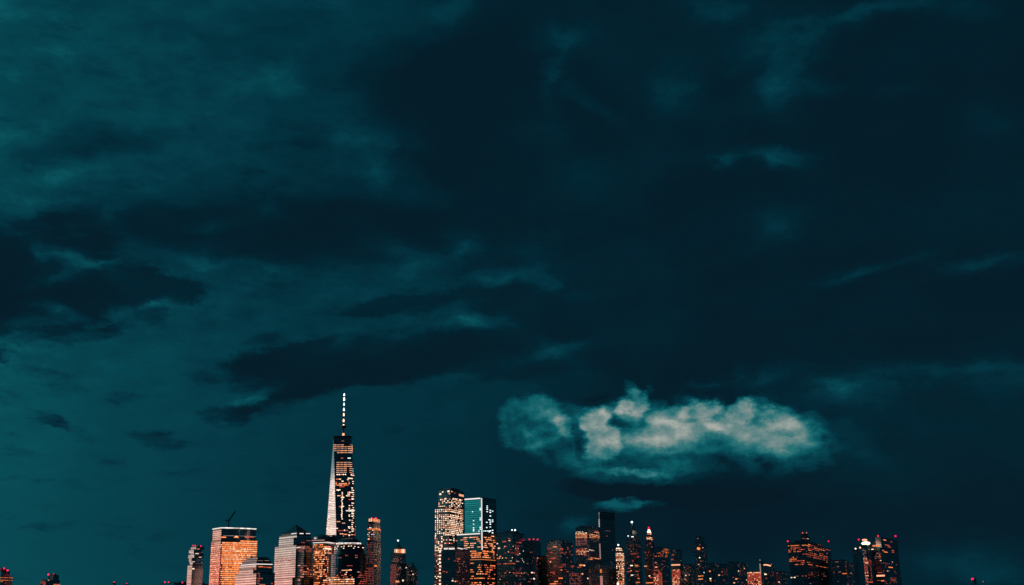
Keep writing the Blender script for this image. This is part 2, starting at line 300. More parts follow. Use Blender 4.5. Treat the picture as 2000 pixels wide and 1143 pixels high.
class Building:
    def __init__(s, name, label, cat, Y, phi, mat, group=None, seed=1):
        s.name, s.label, s.cat, s.Y, s.phi, s.mat, s.group = name, label, cat, Y, math.radians(phi), mat, group
        s.root = bpy.data.objects.new(name, None); C.objects.link(s.root); s.root.empty_display_size = 10
        s.root['label'] = label; s.root['category'] = cat
        if group: s.root['group'] = group
        s.z = LAND; s.body = {}; s.walls = []; s.wins = []; s.extra = []; s.rnd = random.Random(hash(label) % 1 + seed*7919 + int(Y)); s.pos = None; s.roofs = []; s.last = None; s.plant = 3 if cat in ('office building', 'building', 'tower') else 0
    def _bm(s, mat):
        if mat not in s.body:
            bm = bmesh.new(); s.body[mat] = (bm, bm.loops.layers.uv.new('UVMap'))
        return s.body[mat]
    def corners(s, xl, xc, xr, y, Y):
        Cc = at(xc, y, Y); tl = ray(xl, y); tr = ray(xr, y); tl = tl.x/tl.y; tr = tr.x/tr.y
        cp, sp = math.cos(s.phi), math.sin(s.phi)
        wl = (Cc.x - tl*Y)/(cp + tl*sp); wr = (tr*Y - Cc.x)/(sp - tr*cp)
        L = Vector((Cc.x - wl*cp, Y + wl*sp)); R = Vector((Cc.x + wr*sp, Y + wr*cp)); c = Vector((Cc.x, Y))
        return L, c, R, L + R - c, Cc.z
    def tier(s, xl, xc, xr, ytop, back=0.0, mat=None, bulge=0.0, roof=1.2, oct_=False, yref=None):
        L, c, R, K, _ = s.corners(xl, xc, xr, yref or ytop, s.Y + back); z1 = at(xc, ytop, s.Y + back).z
        path = [L, c]
        if bulge:
            n = Vector((math.cos(s.phi), -math.sin(s.phi))); w = (R - c).length
            for i in range(1, 10):
                q = i/10; path.append(c.lerp(R, q) + n*(bulge*w*4*q*(1-q)))
        path.append(R)
        if oct_:
            k = oct_; path = [L.lerp(c, k), L.lerp(c, 1-k), c.lerp(R, k), c.lerp(R, 1-k), R.lerp(K, k), R.lerp(K, 1-k), K.lerp(L, k), K.lerp(L, 1-k)]; poly = path
        else: poly = path + [K]
        s.prism([tuple(p) for p in poly], s.z, z1, mat, roof)
        return s
    def prism(s, poly, z0, z1, mat=None, roof=1.2):
        if z1 <= z0 + .1: raise ValueError('%s: tier upside down %.1f %.1f' % (s.label, z0, z1))
        bm, uvl = s._bm(mat or s.mat); prism_into(bm, poly, z0, z1, None, uvl)
        n = len(poly)
        for i in range(n):
            a, b = Vector((*poly[i], z0)), Vector((*poly[(i+1) % n], z0)); T = b - a; L = T.length
            if L < .5: continue
            T /= L; Nn = Vector((T.y, -T.x, 0))
            if Nn.dot(CAM - a) > 0: s.walls.append((a, T, Vector((0, 0, 1)), Nn, [(0, 0), (L, 0), (L, z1-z0), (0, z1-z0)]))
        if roof: s.roofs.append((poly, z1, roof))
        if s.pos is None: s.pos = Vector((sum(p[0] for p in poly)/n, sum(p[1] for p in poly)/n, LAND)); s.root.location = s.pos
        s.z = z1; s.last = poly
        return s
    # lit windows -------------------------------------------------
    def put(s, P, T, U, Nn, w, h, key, depth=.35):
        M4 = Matrix(((T.x*w, Nn.x*depth, U.x*h, P.x), (T.y*w, Nn.y*depth, U.y*h, P.y), (T.z*w, Nn.z*depth, U.z*h, P.z), (0, 0, 0, 1)))
        s.wins.append((w*h*(3 if key in 'wcep' else 1), M4, key))
    def hit(s, px, py):
        d = ray(px, py); best = None
        for wl in s.walls:
            a, T, U, Nn, poly = wl; k = d.dot(Nn)
            if abs(k) < 1e-6: continue
            r = (a - CAM).dot(Nn)/k; P = CAM + d*r; q = P - a; u, v = q.dot(T), q.dot(U)
            if inside(poly, u, v) and (best is None or r < best[0]): best = (r, P, wl)
        return best
    def win(s, px, py, w, h, key):
        """one lit window by its place on the wall (size in photograph pixels)"""
        b = s.hit(px, py)
        if px > 1180: w, h = w*.88, h*.88
        if b is None: print('MISS', s.label, px, py); return s
        m = b[1].y/F_PX; _, T, U, Nn, _ = b[2]; f = max(.35, abs(T.x))
        s.put(b[1] - Nn*.05, T, U, Nn, w*m/f, h*m, key); return s
    def wall_of(s, px, py): return s.hit(px, py)[2]
    def grid(s, rect, du, dv, fill=.5, rowp=1.0, sparse=0.0, cols='p', w=.8, h=.55, run=0, jit=.2):
        """rooms lit on a regular lattice of bays and floors inside a rectangle of the photograph"""
        x0, y0, x1, y1 = rect; rows = {}; du *= .9; dv *= .9
        if fill <= .21: fill *= .6
        for a, T, U, Nn, poly in s.walls:
            us = [p[0] for p in poly]; vs = [p[1] for p in poly]; L = max(us) - min(us); nu = max(1, round(L/du)); st = L/nu
            k0 = math.ceil((a.z + min(vs))/dv)
            for k in range(k0, int((a.z + max(vs))/dv) + 1):
                v = (k + .5)*dv - a.z
                if k not in rows: rows[k] = (s.rnd.random() < rowp, s.rnd.choice(cols), s.rnd.uniform(.75, 1.2))
                lit, rc, rf = rows[k]; on = 0
                for i in range(nu):
                    u = min(us) + (i + .5)*st
                    if on > 0: on -= 1; ok = True
                    else:
                        ok = s.rnd.random() < ((fill*rf if lit else sparse)/(1+run) if run else (fill*rf if lit else sparse))
                        if ok and run: on = s.rnd.randint(0, 2*run)
                    if not ok or not inside(poly, u, v): continue
                    P = a + T*u + U*v; q = proj(P)
                    if x0 <= q[0] <= x1 and y0 <= q[1] <= y1:
                        s.put(P - Nn*.05, T, U, Nn, st*w*s.rnd.uniform(1-jit, 1.0), dv*h, rc if s.rnd.random() < .5 else s.rnd.choice(cols))
        return s
    def strip(s, px0, px1, py, h, key, name='light_strip', depth=.7):
        """continuous line of light along the walls at one height"""
        c = s.hit((px0+px1)/2, py)
        if c is None: print('MISS strip', s.label); return s
        z = c[1].z; m = c[1].y/F_PX; bm = bmesh.new(); n = 0
        for a, T, U, Nn, poly in s.walls:
            L = poly[1][0]
            if abs(U.z - 1) > .01 or not (a.z - .5 <= z <= a.z + poly[2][1] + .5): continue
            xs = [i/40*L for i in range(41) if px0 <= proj(a + T*(i/40*L) + Vector((0, 0, z - a.z)))[0] <= px1]
            if len(xs) < 2: continue
            P = a + T*((xs[0]+xs[-1])/2) + Vector((0, 0, z - a.z)) - Nn*.05; w = xs[-1]-xs[0]
            box_into(bm, Matrix(((T.x*w, Nn.x*depth, 0, P.x), (T.y*w, Nn.y*depth, 0, P.y), (0, 0, h*m, P.z), (0, 0, 0, 1)))); n += 1
        s.extra.append((name, bm, KEY[key])); return s
    def vstrip(s, px, y0, y1, w, key, name='light_strip'):
        b = s.hit(px, (y0+y1)/2)
        if b is None: print('MISS vstrip', s.label); return s
        P = b[1]; m = P.y/F_PX; Nn = b[2][3]; T = b[2][1]; z0, z1 = at(px, y1, P.y).z, at(px, y0, P.y).z
        bm = bmesh.new(); h = z1 - z0; q = Vector((P.x, P.y, (z0+z1)/2)) - Nn*.05; w = w*m/max(.35, abs(T.x))
        box_into(bm, Matrix(((T.x*w, Nn.x*.8, 0, q.x), (T.y*w, Nn.y*.8, 0, q.y), (0, 0, h, q.z), (0, 0, 0, 1))))
        s.extra.append((name, bm, KEY[key])); return s
    def beacon(s, px, py, r=1.0, key='b', Y=None, name='beacon'):
        """aviation lamp on a short rod standing on the roof"""
        P = at(px, py, Y or (s.Y + 14)); bm = bmesh.new(); R = r*P.y/F_PX
        bmesh.ops.create_icosphere(bm, subdivisions=2, radius=R, matrix=Matrix.Translation(P)); 
        if P.z > s.z + R:
            b2 = bmesh.new(); prism_into(b2, ring(P.x, P.y, .35, .35, 6), s.z, P.z - R*.9); s.extra.append(('beacon_post', b2, 'steel')); s.extra.append((name, bm, KEY[key], 'beacon_post'))
        else: s.extra.append((name, bm, KEY[key]))
        return s
    def mast(s, px, y0, y1, r0=.9, r1=.3, back=14.0, name='antenna'):
        a = at(px, y1, s.Y + back); b = at(px, y0, s.Y + back); bm = bmesh.new()
        prism_into(bm, ring(a.x, a.y, r0, r0, 8), min(a.z, s.z) - .5 if a.z > s.z else a.z, b.z, ring(a.x, a.y, r1, r1, 8)); s.extra.append((name, bm, 'steel')); return s
    def taper(s, ytop, k, name='pyramid_roof', mat='copper', px=None, steps=1):
        """roof drawn in towards the middle of the last storey"""
        c = Vector((sum(p[0] for p in s.last)/len(s.last), sum(p[1] for p in s.last)/len(s.last)))
        z1 = at(proj((c.x, c.y, s.z))[0], ytop, c.y).z; bm = bmesh.new(); z0 = s.z + .0
        top = scale_poly(s.last, k)
        prism_into(bm, s.last, z0, z1, top); s.extra.append((name, bm, mat)); s.last = top; s.z = z1; s.roofs = [r for r in s.roofs if abs(r[1]-z0) > .01]
        return s
    def add(s, name, bm, mat, under=None): s.extra.append((name, bm, mat) + ((under,) if under else ())); return s
    def done(s):
        inv = Matrix.Translation(-s.pos)
        def own(name, bm, mat):
            bm.transform(inv); bmesh.ops.recalc_face_normals(bm, faces=bm.faces); o = link_mesh(name, bm, mat, s.root); return o
        for i, (mt, (bm, _)) in enumerate(s.body.items()): own('facade', bm, mt)
        for poly, z, t in s.roofs:
            bm = bmesh.new(); big = scale_poly(poly, 1.006); prism_into(bm, big, z - .6, z + t); own('roof', bm, 'roofing')
        if s.plant and s.last is not None:
            for i in range(s.plant):
                a = s.rnd.random(); c = (sum(p[0] for p in s.last)/len(s.last), sum(p[1] for p in s.last)/len(s.last)); q = s.last[s.rnd.randrange(len(s.last))]
                x, y = c[0]+(q[0]-c[0])*.5*a, c[1]+(q[1]-c[1])*.5*a; w = s.rnd.uniform(2, 5); bm = bmesh.new()
                prism_into(bm, [(x-w, y-w*.6), (x+w, y-w*.6), (x+w, y+w*.6), (x-w, y+w*.6)] if s.rnd.random() < .6 else ring(x, y, 2.2, 2.2, 12), s.z, s.z + s.rnd.uniform(2.2, 4.2)); s.extra.append(('rooftop_unit', bm, 'roofing'))
        made = {}
        for e in s.extra:
            o = own(*e[:3]); made[e[0]] = o
            if len(e) > 3: o.parent = made[e[3]]
        s.wins.sort(key=lambda a: -a[0]); head, rest = s.wins[:100], s.wins[100:]
        for _, M4, key in head:
            o = bpy.data.objects.new('window', unit('window', key)); C.objects.link(o); o.parent = s.root; o.matrix_local = inv @ M4
        if rest:
            bm = bmesh.new(); me = bpy.data.meshes.new('windows'); idx = {}
            for _, M4, key in rest:
                if key not in idx: idx[key] = len(idx); me.materials.append(MATS[KEY[key]])
                n0 = len(bm.faces); box_into(bm, inv @ M4); bm.faces.ensure_lookup_table()
                for f in bm.faces[n0:]: f.material_index = idx[key]
            bm.to_mesh(me); bm.free(); o = bpy.data.objects.new('windows', me); C.objects.link(o); o.parent = s.root; o['kind'] = 'stuff'
        return s
def inside(poly, x, y):
    ok = False; n = len(poly)
    for i in range(n):
        (x1, y1), (x2, y2) = poly[i], poly[(i+1) % n]
        if (y1 > y) != (y2 > y) and x < (x2-x1)*(y-y1)/(y2-y1) + x1: ok = not ok
    return ok

# ================================================================ setting: river, land
bm = bmesh.new()
bmesh.ops.create_grid(bm, x_segments=1, y_segments=1, size=1.0)
for v in bm.verts: v.co = Vector((v.co.x*50000, v.co.y*30000 + 20000, 0))
m, tt, oo = new_mat('river_water')
tcx = mk(tt, 'ShaderNodeTexCoord'); nz = mk(tt, 'ShaderNodeTexNoise', {'Vector': tcx.outputs['Object'], 'Scale': .25, 'Detail': 6.0})
bp = mk(tt, 'ShaderNodeBump', {'Height': nz.outputs[0], 'Strength': .6, 'Distance': .5})
pr = mk(tt, 'ShaderNodeBsdfPrincipled', {'Base Color': (.004, .012, .014, 1), 'Roughness': .08, 'Normal': bp.outputs[0]})
tt.links.new(pr.outputs[0], oo.inputs[0])
o = link_mesh('river', bm, 'river_water'); o['kind'] = 'structure'
bm = bmesh.new(); shore = [(-50000, 2120), (-2200, 2120), (-900, 2060), (-300, 2010), (300, 1980), (900, 2040), (1300, 2180), (1700, 2500), (2100, 3200), (3200, 4200), (50000, 4600), (50000, 49900), (-50000, 49900)]
prism_into(bm, shore, -3.0, LAND); o = link_mesh('ground', bm, 'land'); o['kind'] = 'structure'
bm = bmesh.new()
for a, b in zip(shore[:10], shore[1:11]):
    a, b = Vector(a), Vector(b); T = (b-a).normalized(); n = Vector((T.y, -T.x))*.9
    prism_into(bm, [tuple(a+n), tuple(b+n), tuple(b-n), tuple(a-n)], -2.0, LAND+1.1)
o = link_mesh('seawall', bm, 'stone_wall'); o['kind'] = 'structure'

# ================================================================ the skyline, left to right
def new(name, label, Y, phi, mat, cat='skyscraper', seed=1, group=None): return Building(name, label, cat, Y, phi, mat, group, seed)
# -- far left, low on the horizon
b = new('distant_tower', 'low dark block with rounded stepped top cut by the left edge of the photo', 3600, 14, 'granite', 'tower')
b.tier(-16, 2, 25, 1127).tier(-13, 2, 20, 1116, 4).tier(-9, 1, 15.5, 1111, 8)
b.grid((-10, 1128, 25, 1136), 4, 4.5, .8, .8, 0, 'oro', .9, .4).grid((-10, 1137, 25, 1150), 5, 4.5, .2, 1, 0, 'rd').beacon(8, 1110.5, 1.6).beacon(14.5, 1114, 1.6).done()
b = new('distant_tower', 'small dark tower with offset upper block and two red lamps, second from left', 3700, 14, 'granite', 'tower')
b.tier(80, 89, 117, 1133).tier(95, 104, 115.5, 1124, 6).tier(98, 104, 111, 1122.5, 9)
b.grid((80, 1134, 89, 1143), 3, 4.5, .7, 1, 0, 'rd', .8, .6).win(109, 1133.5, 9, 1, 'r').win(111, 1142, 7, 1.6, 'o').beacon(95.5, 1132.6, 1.2, 'p').mast(95, 1123, 1133, back=8).beacon(94.5, 1122.3, 1.5).beacon(104.3, 1122, 1.2).done()
b = new('distant_tower', 'thin dark mast block with one faint red lamp just above the lower edge, far left', 4200, 14, 'granite', 'tower')
b.tier(219, 222, 226, 1140).beacon(222.5, 1137.5, 1.2).done()
b = new('distant_tower', 'tiny dark rooftop with a red lamp touching the lower edge, left of the low block', 4200, 14, 'granite', 'tower')
b.tier(241, 247, 253, 1142.4).beacon(247.5, 1140.6, 1.1).done()
b = new('low_block', 'long low dark building at foot of the jagged stacked tower', 3450, 14, 'granite', 'building')
b.tier(312, 340, 407, 1139).tier(336, 350, 400, 1137, 8).beacon(322, 1137.3, 1.2).beacon(329, 1137, 1.1).beacon(356, 1138, 1.3, Y=3440).done()
# -- stacked tower
b = new('stacked_tower', 'slim tower of shifted stacked glass boxes with pale jagged left edge', 3300, 45, 'mirror_glass')
b.tier(366.3, 375, 396.5, 1110).tier(366.6, 375.5, 396, 1104, -1).tier(371.3, 376.5, 395.5, 1099, 1).tier(370, 380, 397, 1096, -2).tier(369, 374.3, 395, 1090, 1).tier(368, 379.5, 398.3, 1083, -3).tier(372, 379, 396, 1080, 1)
b.tier(369.4, 378.6, 395.5, 1073.5, 0).tier(373, 383, 399, 1068.5, -2).tier(377, 386, 395, 1066.5, 6, 'dark_glass')
b.win(385, 1081.6, 5, 1.8, 'w').win(391, 1088.5, 4, 1, 'p').win(377.5, 1111, 3, 2.2, 'w').win(387, 1072.5, 4, .8, 'p').win(381.5, 1136, 1.4, 2.4, 'r').win(394, 1079, 2, .8, 'd')
b.beacon(377, 1065.6, .9).beacon(381, 1065.6, .9).beacon(392, 1067, 1.6).done()
# -- curved orange tower with crane
b = new('curved_office_tower', 'broad curved office tower with glowing orange floors and white lit roof edge', 2560, 50, 'mirror_glass')
b.tier(413, 431.5, 502.5, 1056, bulge=.07).tier(416, 432.5, 500.2, 1034.5, 3, bulge=.07, roof=0)
b.tier(415.6, 432.3, 500.6, 1030, 2, 'pale_metal', bulge=.07, roof=.6)
b.strip(414, 502, 1031.6, 1.9, 's').grid((433, 1057, 504, 1150), 3.1, 5.0, 1.25, 1, 0, 'oopooop', .99, .66, jit=0).grid((409, 1062, 433, 1150), 3.1, 5.0, .8, 1, 0, 'rrp', .95, .4)
for x, w, k in ((437, 8, 'o'), (461.5, 7, 'o'), (482.5, 6, 'r'), (491, 8, 'r'), (462, 3, 'w')): b.win(x, 1049.4 if k != 'w' else 1048, w, 2.0, k)
b.strip(436, 500, 1047, .5, 't').strip(413, 416, 1056.8, 1.4, 's').strip(499, 503, 1056.8, 1.4, 's')
b.done()
# crane on its roof
P = at(447, 1028, 2592); top = at(459.5, 998.5, 2592); zr = P.z
cr_ = bpy.data.objects.new('tower_crane', None); C.objects.link(cr_); cr_.location = (P.x, P.y, zr)
cr_['label'] = 'dark luffing crane with raised boom on roof of the curved orange tower'; cr_['category'] = 'crane'
def bar(bm, a, b, r):
    a, b = Vector(a), Vector(b); d = b - a; q = d.to_track_quat('Z', 'Y').to_matrix().to_4x4(); n = 4
    lo = [bm.verts.new(Matrix.Translation(a) @ q @ Vector((r*math.cos(math.pi/4+i*math.pi/2), r*math.sin(math.pi/4+i*math.pi/2), 0))) for i in range(n)]
    hi = [bm.verts.new(Matrix.Translation(b) @ q @ Vector((r*math.cos(math.pi/4+i*math.pi/2), r*math.sin(math.pi/4+i*math.pi/2), 0))) for i in range(n)]
    for i in range(n): bm.faces.new((lo[i], lo[(i+1) % n], hi[(i+1) % n], hi[i]))
    bm.faces.new(lo[::-1]); bm.faces.new(hi)
def truss(bm, a, b, wdt, n, r):
    a, b = Vector(a), Vector(b); d = (b-a).normalized(); s1 = d.cross(Vector((0, 1, 0))).normalized()*wdt; s2 = Vector((0, 1, 0))*wdt
    offs = (s1+s2, s1-s2, -s1-s2, -s1+s2)
    for k in offs: bar(bm, a+k, b+k*.7, r)
    for i in range(n):
        p, q = a.lerp(b, i/n), a.lerp(b, (i+1)/n)
        for j in range(4): bar(bm, p+offs[j], q+offs[(j+1) % 4], r*.7)
T0 = Vector((P.x-2, P.y, zr)); T1 = at(446.3, 1018, 2592); TP = at(460, 998.5, 2592); PK = at(445.8, 1012.5, 2592); CW = at(441.5, 1017, 2592)
def cpart(name, f):
    bm = bmesh.new(); f(bm); bm.transform(Matrix.Translation((-P.x, -P.y, -zr))); link_mesh(name, bm, 'steel', cr_)
cpart('mast', lambda bm: truss(bm, (T1.x, T1.y, zr-14), T1, 1.4, 7, .55))
cpart('boom', lambda bm: truss(bm, T1, TP, 1.3, 10, .5))
cpart('a_frame', lambda bm: (bar(bm, T1 + Vector((-2, 0, 0)), PK, .5), bar(bm, CW, PK, .3)))
cpart('counterweight', lambda bm: (bar(bm, T1, CW, .8), bar(bm, CW + Vector((-1.5, 0, 0)), CW + Vector((1.5, 0, 0)), 1.6)))
cpart('cable', lambda bm: bar(bm, PK, TP, .12))
# -- lower stepped building with flat hipped roof
b = new('stepped_office_building', 'pink banded office block with dark stepped roof and white roofline lights', 2150, 45, 'mirror_glass', 'office building')
b.tier(460, 500.5, 537, 1120).tier(467, 494.5, 532, 1111, 2).tier(467.5, 500.5, 532, 1103.4, .5).tier(470, 501, 532, 1101, 0, 'dark_glass')
b.tier(473, 501, 529.5, 1097.2, 2.5, 'granite').tier(476, 502, 527.5, 1093, 5, 'granite').tier(480, 503, 524.5, 1089.3, 8, 'granite')
b.strip(470, 532, 1101.9, 1.3, 's').win(509, 1107, 7, 2, 'o').win(520, 1108, 9, 1.6, 'r').win(527, 1108.5, 5, 1.6, 'o').win(498.5, 1112, 2.5, 2, 'o')
b.grid((502, 1119, 507, 1143), 3, 5, .6, 1, 0, 'rd', .7, .5).grid((502, 1122, 537, 1143), 4, 5, .08, 1, 0, 'rd').win(512, 1142, 9, 1.2, 'o')
for x0, x1 in ((479, 486), (489, 497), (503, 514), (516, 526)): b.strip(x0, x1, 1095.2, .5, 't')
b.done()
b = new('slender_block', 'narrow dark block wedged between the pink stepped block and the pyramid topped tower', 2480, 45, 'granite', 'building')
b.tier(534, 537, 541, 1120.5).grid((534, 1122, 541, 1143), 3, 5, .3, 1, 0, 'rd').done()
# -- pyramid tower
b = new('pyramid_roof_tower', 'square tower with dark pyramid roof and pale banded left face', 2350, 46, 'mirror_glass')
b.tier(535.5, 571, 612, 1129).tier(537.2, 578.2, 610, 1065).tier(545, 573.5, 608, 1051.5, 3).tier(545.7, 579.6, 607.5, 1044.5, 1).tier(549.5, 580, 606, 1041, 3, 'dark_glass')
for x0, x1 in ((550, 560), (569, 579.5), (585, 593), (597, 605.5)): b.strip(x0, x1, 1042.3, 1.4, 's')
b.taper(1025.2, .03, 'pyramid_roof', 'copper')
b.grid((583, 1056, 610, 1088), 3.4, 4.8, .75, .6, .03, 'rrd', .85, .32, 2).grid((583, 1100, 612, 1143), 3.4, 4.8, .55, .6, .03, 'rrdp', .85, .4, 2)
b.grid((538, 1090, 578, 1103), 3.0, 3.4, .5, 1, .1, 'drd', .7, .4)
for x, y, w in ((588, 1114, 4), (596, 1117, 6), (601, 1111, 2), (590, 1127, 5), (584, 1133, 3)): b.win(x, y, w, 1.2, 'p')
b.done()
# -- orange office building behind
b = new('domed_office_building', 'glowing orange office block with low dark drum roof left of the spire tower foot', 2430, 14, 'granite', 'office building')
b.tier(611.5, 640, 665, 1057).tier(609.5, 634, 659, 1054, 2, 'pale_metal')
c = at(625, 1054, 2445); rr = 17.5*c.y/F_PX
b.prism(ring(c.x+2, c.y+20, rr, 16, 28), b.z, at(625, 1048.5, 2445).z, 'granite', 0)
bm = bmesh.new(); pl = ring(c.x+2, c.y+20, rr, 16, 28); z0 = b.z; z1 = at(625, 1043.6, 2445).z
prism_into(bm, pl, z0, z0+(z1-z0)*.6, scale_poly(pl, .86), cap=False); prism_into(bm, scale_poly(pl, .86), z0+(z1-z0)*.6, z1, scale_poly(pl, .5)); b.add('drum_roof', bm, 'roofing')
b.strip(608, 634, 1055.4, 1.0, 't').strip(609, 665, 1059.5, 1.6, 's').strip(634, 662, 1054.8, .8, 't').strip(636, 664, 1062.5, 1.0, 't')
b.grid((612, 1063, 630, 1143), 3.0, 4.9, .85, .85, .3, 'oopo', .88, .55, 1).grid((631, 1066, 668, 1143), 3.0, 4.9, .85, .9, .3, 'oprp', .88, .5, 1).win(620, 1079.5, 8, 3.4, 'p').win(641, 1072, 12, 3.2, 'w').done()
# -- the tall spire tower
s = new('spire_tower', 'tallest tower, tapering glass skyscraper with a white lit spire and bright left facet', 2450, 45, 'tower_glass')
al = math.radians(-4.0); c0 = at(669.8, 1050, 2450); cx, cy = c0.x, 2450 + 39
top0 = at(670.3, 857.5, cy); cx = (c0.x*0 + top0.x); Zt = top0.z; Zb = 51.0
base_sq = [(cx + 38.8*math.sin(al + k*math.pi/2 + math.pi), cy + 38.8*math.cos(al + k*math.pi/2 + math.pi)) for k in range(4)]
top_sq = [(cx + 28.3*math.sin(al + k*math.pi/2 + math.pi + math.pi/4), cy + 28.3*math.cos(al + k*math.pi/2 + math.pi + math.pi/4)) for k in range(4)]
s.prism(base_sq[::-1], LAND, Zb, 'tinted_glass', 0)
bm, uvl = s._bm('tower_glass')
def tri(A, B, D_):
    A, B, D_ = Vector(A), Vector(B), Vector(D_); ctr = Vector((cx, cy, (Zt+Zb)/2)); n = (B-A).cross(D_-A).normalized()
    if n.dot((A+B+D_)/3 - ctr) < 0: B, D_ = D_, B; n = -n
    T = Vector((n.y, -n.x, 0)).normalized()*-1; U = n.cross(T)
    if U.z < 0: U = -U; T = -T
    f = bm.faces.new([bm.verts.new(p) for p in (A, B, D_)])
    for l in f.loops: q = l.vert.co - A; l[uvl].uv = (q.dot(T) + 500, l.vert.co.z)
    if n.dot(CAM - A) > 0: s.walls.append((A, T, U, n, [((p-A).dot(T), (p-A).dot(U)) for p in (A, B, D_)]))
for k in range(4):
    b0, b1 = base_sq[k], base_sq[(k+1) % 4]; t0, t1 = top_sq[k], top_sq[(k+1) % 4]; tm = top_sq[k-1]
    tri((*b0, Zb), (*b1, Zb), (*t0, Zt))            # upright facet under one top corner
    tri((*tm, Zt), (*t0, Zt), (*b0, Zb))            # inverted facet over one base corner
s.z = Zt; s.last = top_sq
Zp = at(670.3, 854.3, cy).z
bm2 = bmesh.new(); prism_into(bm2, top_sq, Zt, Zp); s.add('parapet', bm2, 'dark_glass')
# windows
s.grid((654, 869, 688.5, 884.5), 8.2, 4.9, 1, 1, 1, 'ppt', .94, .30)
s.grid((655, 901, 685.5, 923), 8.2, 4.9, 1, 1, 1, 'ppt', .94, .30)
s.grid((656, 924.5, 690, 928), 5, 3.5, .8, 1, 1, 'ow', .7, .5)
s.grid((656, 942, 684, 949), 4, 3.6, .85, 1, 1, 'opr', .9, .55)
s.grid((657, 950, 686, 1050), 4.4, 4.4, .30, .35, .05, 'prwo', .8, .5, 1)
s.grid((659, 1028, 694, 1050), 3.6, 4.2, .6, .5, .1, 'orp', .9, .42, 2)
rn = random.Random(5)
for i in range(20): s.win(668.2 - i*.02 + rn.uniform(-.7, .7), 962 + i*2.72, 2.0, 1.5, 'w')
for i in range(34):
    y = 903 + i*4.2
    for xx in (689.3 - .0*i, 691.6):
        if rn.random() < (.75 if y > 955 else .5) and xx < 690.2 + (y-900)*.03: s.win(xx - (1.5 if y > 950 else 0), y + rn.uniform(-.5, .5), 1.8, 1.5, 'w' if y > 920 else 'c')
for i in range(26):
    y = 985 + i*2.6
    if rn.random() < .6: s.win(682.5 + rn.uniform(-.8, .8), min(y, 1046), 2.2, 1.5, 'w')
for x, y, w, k in ((668, 895, 4, 'r'), (682, 895, 6, 'c'), (660, 936, 7, 'o'), (664, 936, 4, 'w'), (669, 940, 3.5, 'w'), (679.5, 937, 3, 'w'), (684, 934.5, 8, 'w'), (689, 928.5, 5, 'w'), (681, 998, 9, 's'), (688, 997, 8, 's'), (661, 1019, 7, 'p'), (671, 1022, 6, 'p'), (661, 957, 8, 'w')): s.win(x, y, w, 1.6, k)
for i in range(30):
    y = 960 + i*3.0; s.win(645.5 - (y-960)*.055 + rn.choice((-3, 0, 5.5, 7)) + rn.uniform(-.4, .4), y, 1.4, 1.1, 'w')
s.win(669.5, 861.5, 5, 1.0, 'd')
# mast: ring platform, gold lit base, lit sections up to the tip
def sec(name, y0, y1, r0, r1, mat, n=12):
    a, b_ = at(671, y1, cy), at(671, y0, cy); bm = bmesh.new(); prism_into(bm, ring(cx, cy, r0, r0, n), a.z, b_.z, ring(cx, cy, r1, r1, n)); s.add(name, bm, mat)
sec('spire_base', 840, 855, 2.6, 2.0, 'pale_metal'); sec('spire', 770, 840, 1.7, .5, 'steel')
a_ = at(671, 832, cy); bm = bmesh.new(); prism_into(bm, ring(cx, cy, 6.0, 6.0, 24), at(671, 835.6, cy).z, at(671, 832.4, cy).z, ring(cx, cy, 6.6, 6.6, 24)); s.add('ring_platform', bm, 'steel', 'spire')
for k in range(8):
    a = k*math.pi/4; bm = bmesh.new(); bar(bm, (cx+15*math.cos(a), cy+15*math.sin(a), Zp-.5), (cx+5.5*math.cos(a), cy+5.5*math.sin(a), at(671, 835, cy).z), .18); s.add('stay_cable', bm, 'steel', 'spire')
def glow(y0, y1, r, key, name='spire_light'):
    z0, z1 = at(671, y1, cy).z, at(671, y0, cy).z; bm = bmesh.new(); zm = z0+(z1-z0)*.35
    prism_into(bm, ring(cx, cy, r*.75, r*.75, 10), z0, zm, ring(cx, cy, r, r, 10), cap=False); prism_into(bm, ring(cx, cy, r, r, 10), zm, z1, ring(cx, cy, r*.45, r*.45, 10)); s.add(name, bm, KEY[key], 'spire')
glow(840, 854, 2.7, 'o2' if 'o2' in KEY else 'p', 'gold_light')
for y0, y1, r, k in ((827, 831.5, 2.6, 'w'), (816.5, 824.5, 2.8, 'w'), (805, 813, 2.4, 'w'), (796.5, 803, 2.9, 'c'), (786.5, 792.5, 2.4, 'c'), (776, 783, 2.8, 'c'), (768.6, 773.2, 2.5, 'c')): glow(y0, y1, r*.72, k)
s.done()
# -- round building in front
b = new('round_roof_tower', 'dark round fronted tower with low dome and curved white light line below spire tower', 2290, 45, 'dark_glass')
def rnd_tier(b, xl, xr, y, back, mat=None, roof=1.0, n=36, key=None, ytop_k=None):
    L, R = at(xl, y, b.Y+back), at(xr, y, b.Y+back); r = (R.x-L.x)/2; cxx = (L.x+R.x)/2; cyy = b.cyy
    k = cyy/(b.Y+back); z1 = at((xl+xr)/2, y, cyy - r).z; b.prism(ring(cxx*k, cyy, r*k, r*k*.9, n), b.z, z1, mat, roof); return b
b.cyy = 2345.0
rnd_tier(b, 642, 716, 1082, 0); rnd_tier(b, 648, 713, 1064.5, 0); rnd_tier(b, 657, 705, 1058.5, 0, 'granite', 0)
b.strip(656, 706, 1060.8, 1.7, 's').strip(657, 705, 1063.2, .5, 't')
pl = b.last; bm = bmesh.new(); zt = at(681, 1049.5, b.cyy-20).z; z0 = b.z; dz = zt - z0
ks = ((1, 0), (.93, .3), (.78, .6), (.52, .84), (.2, 1.0))
for (ka, za), (kb, zb) in zip(ks, ks[1:]): prism_into(bm, scale_poly(pl, ka), z0+dz*za, z0+dz*zb, scale_poly(pl, kb), cap=(kb == .2))
b.add('dome', bm, 'copper')
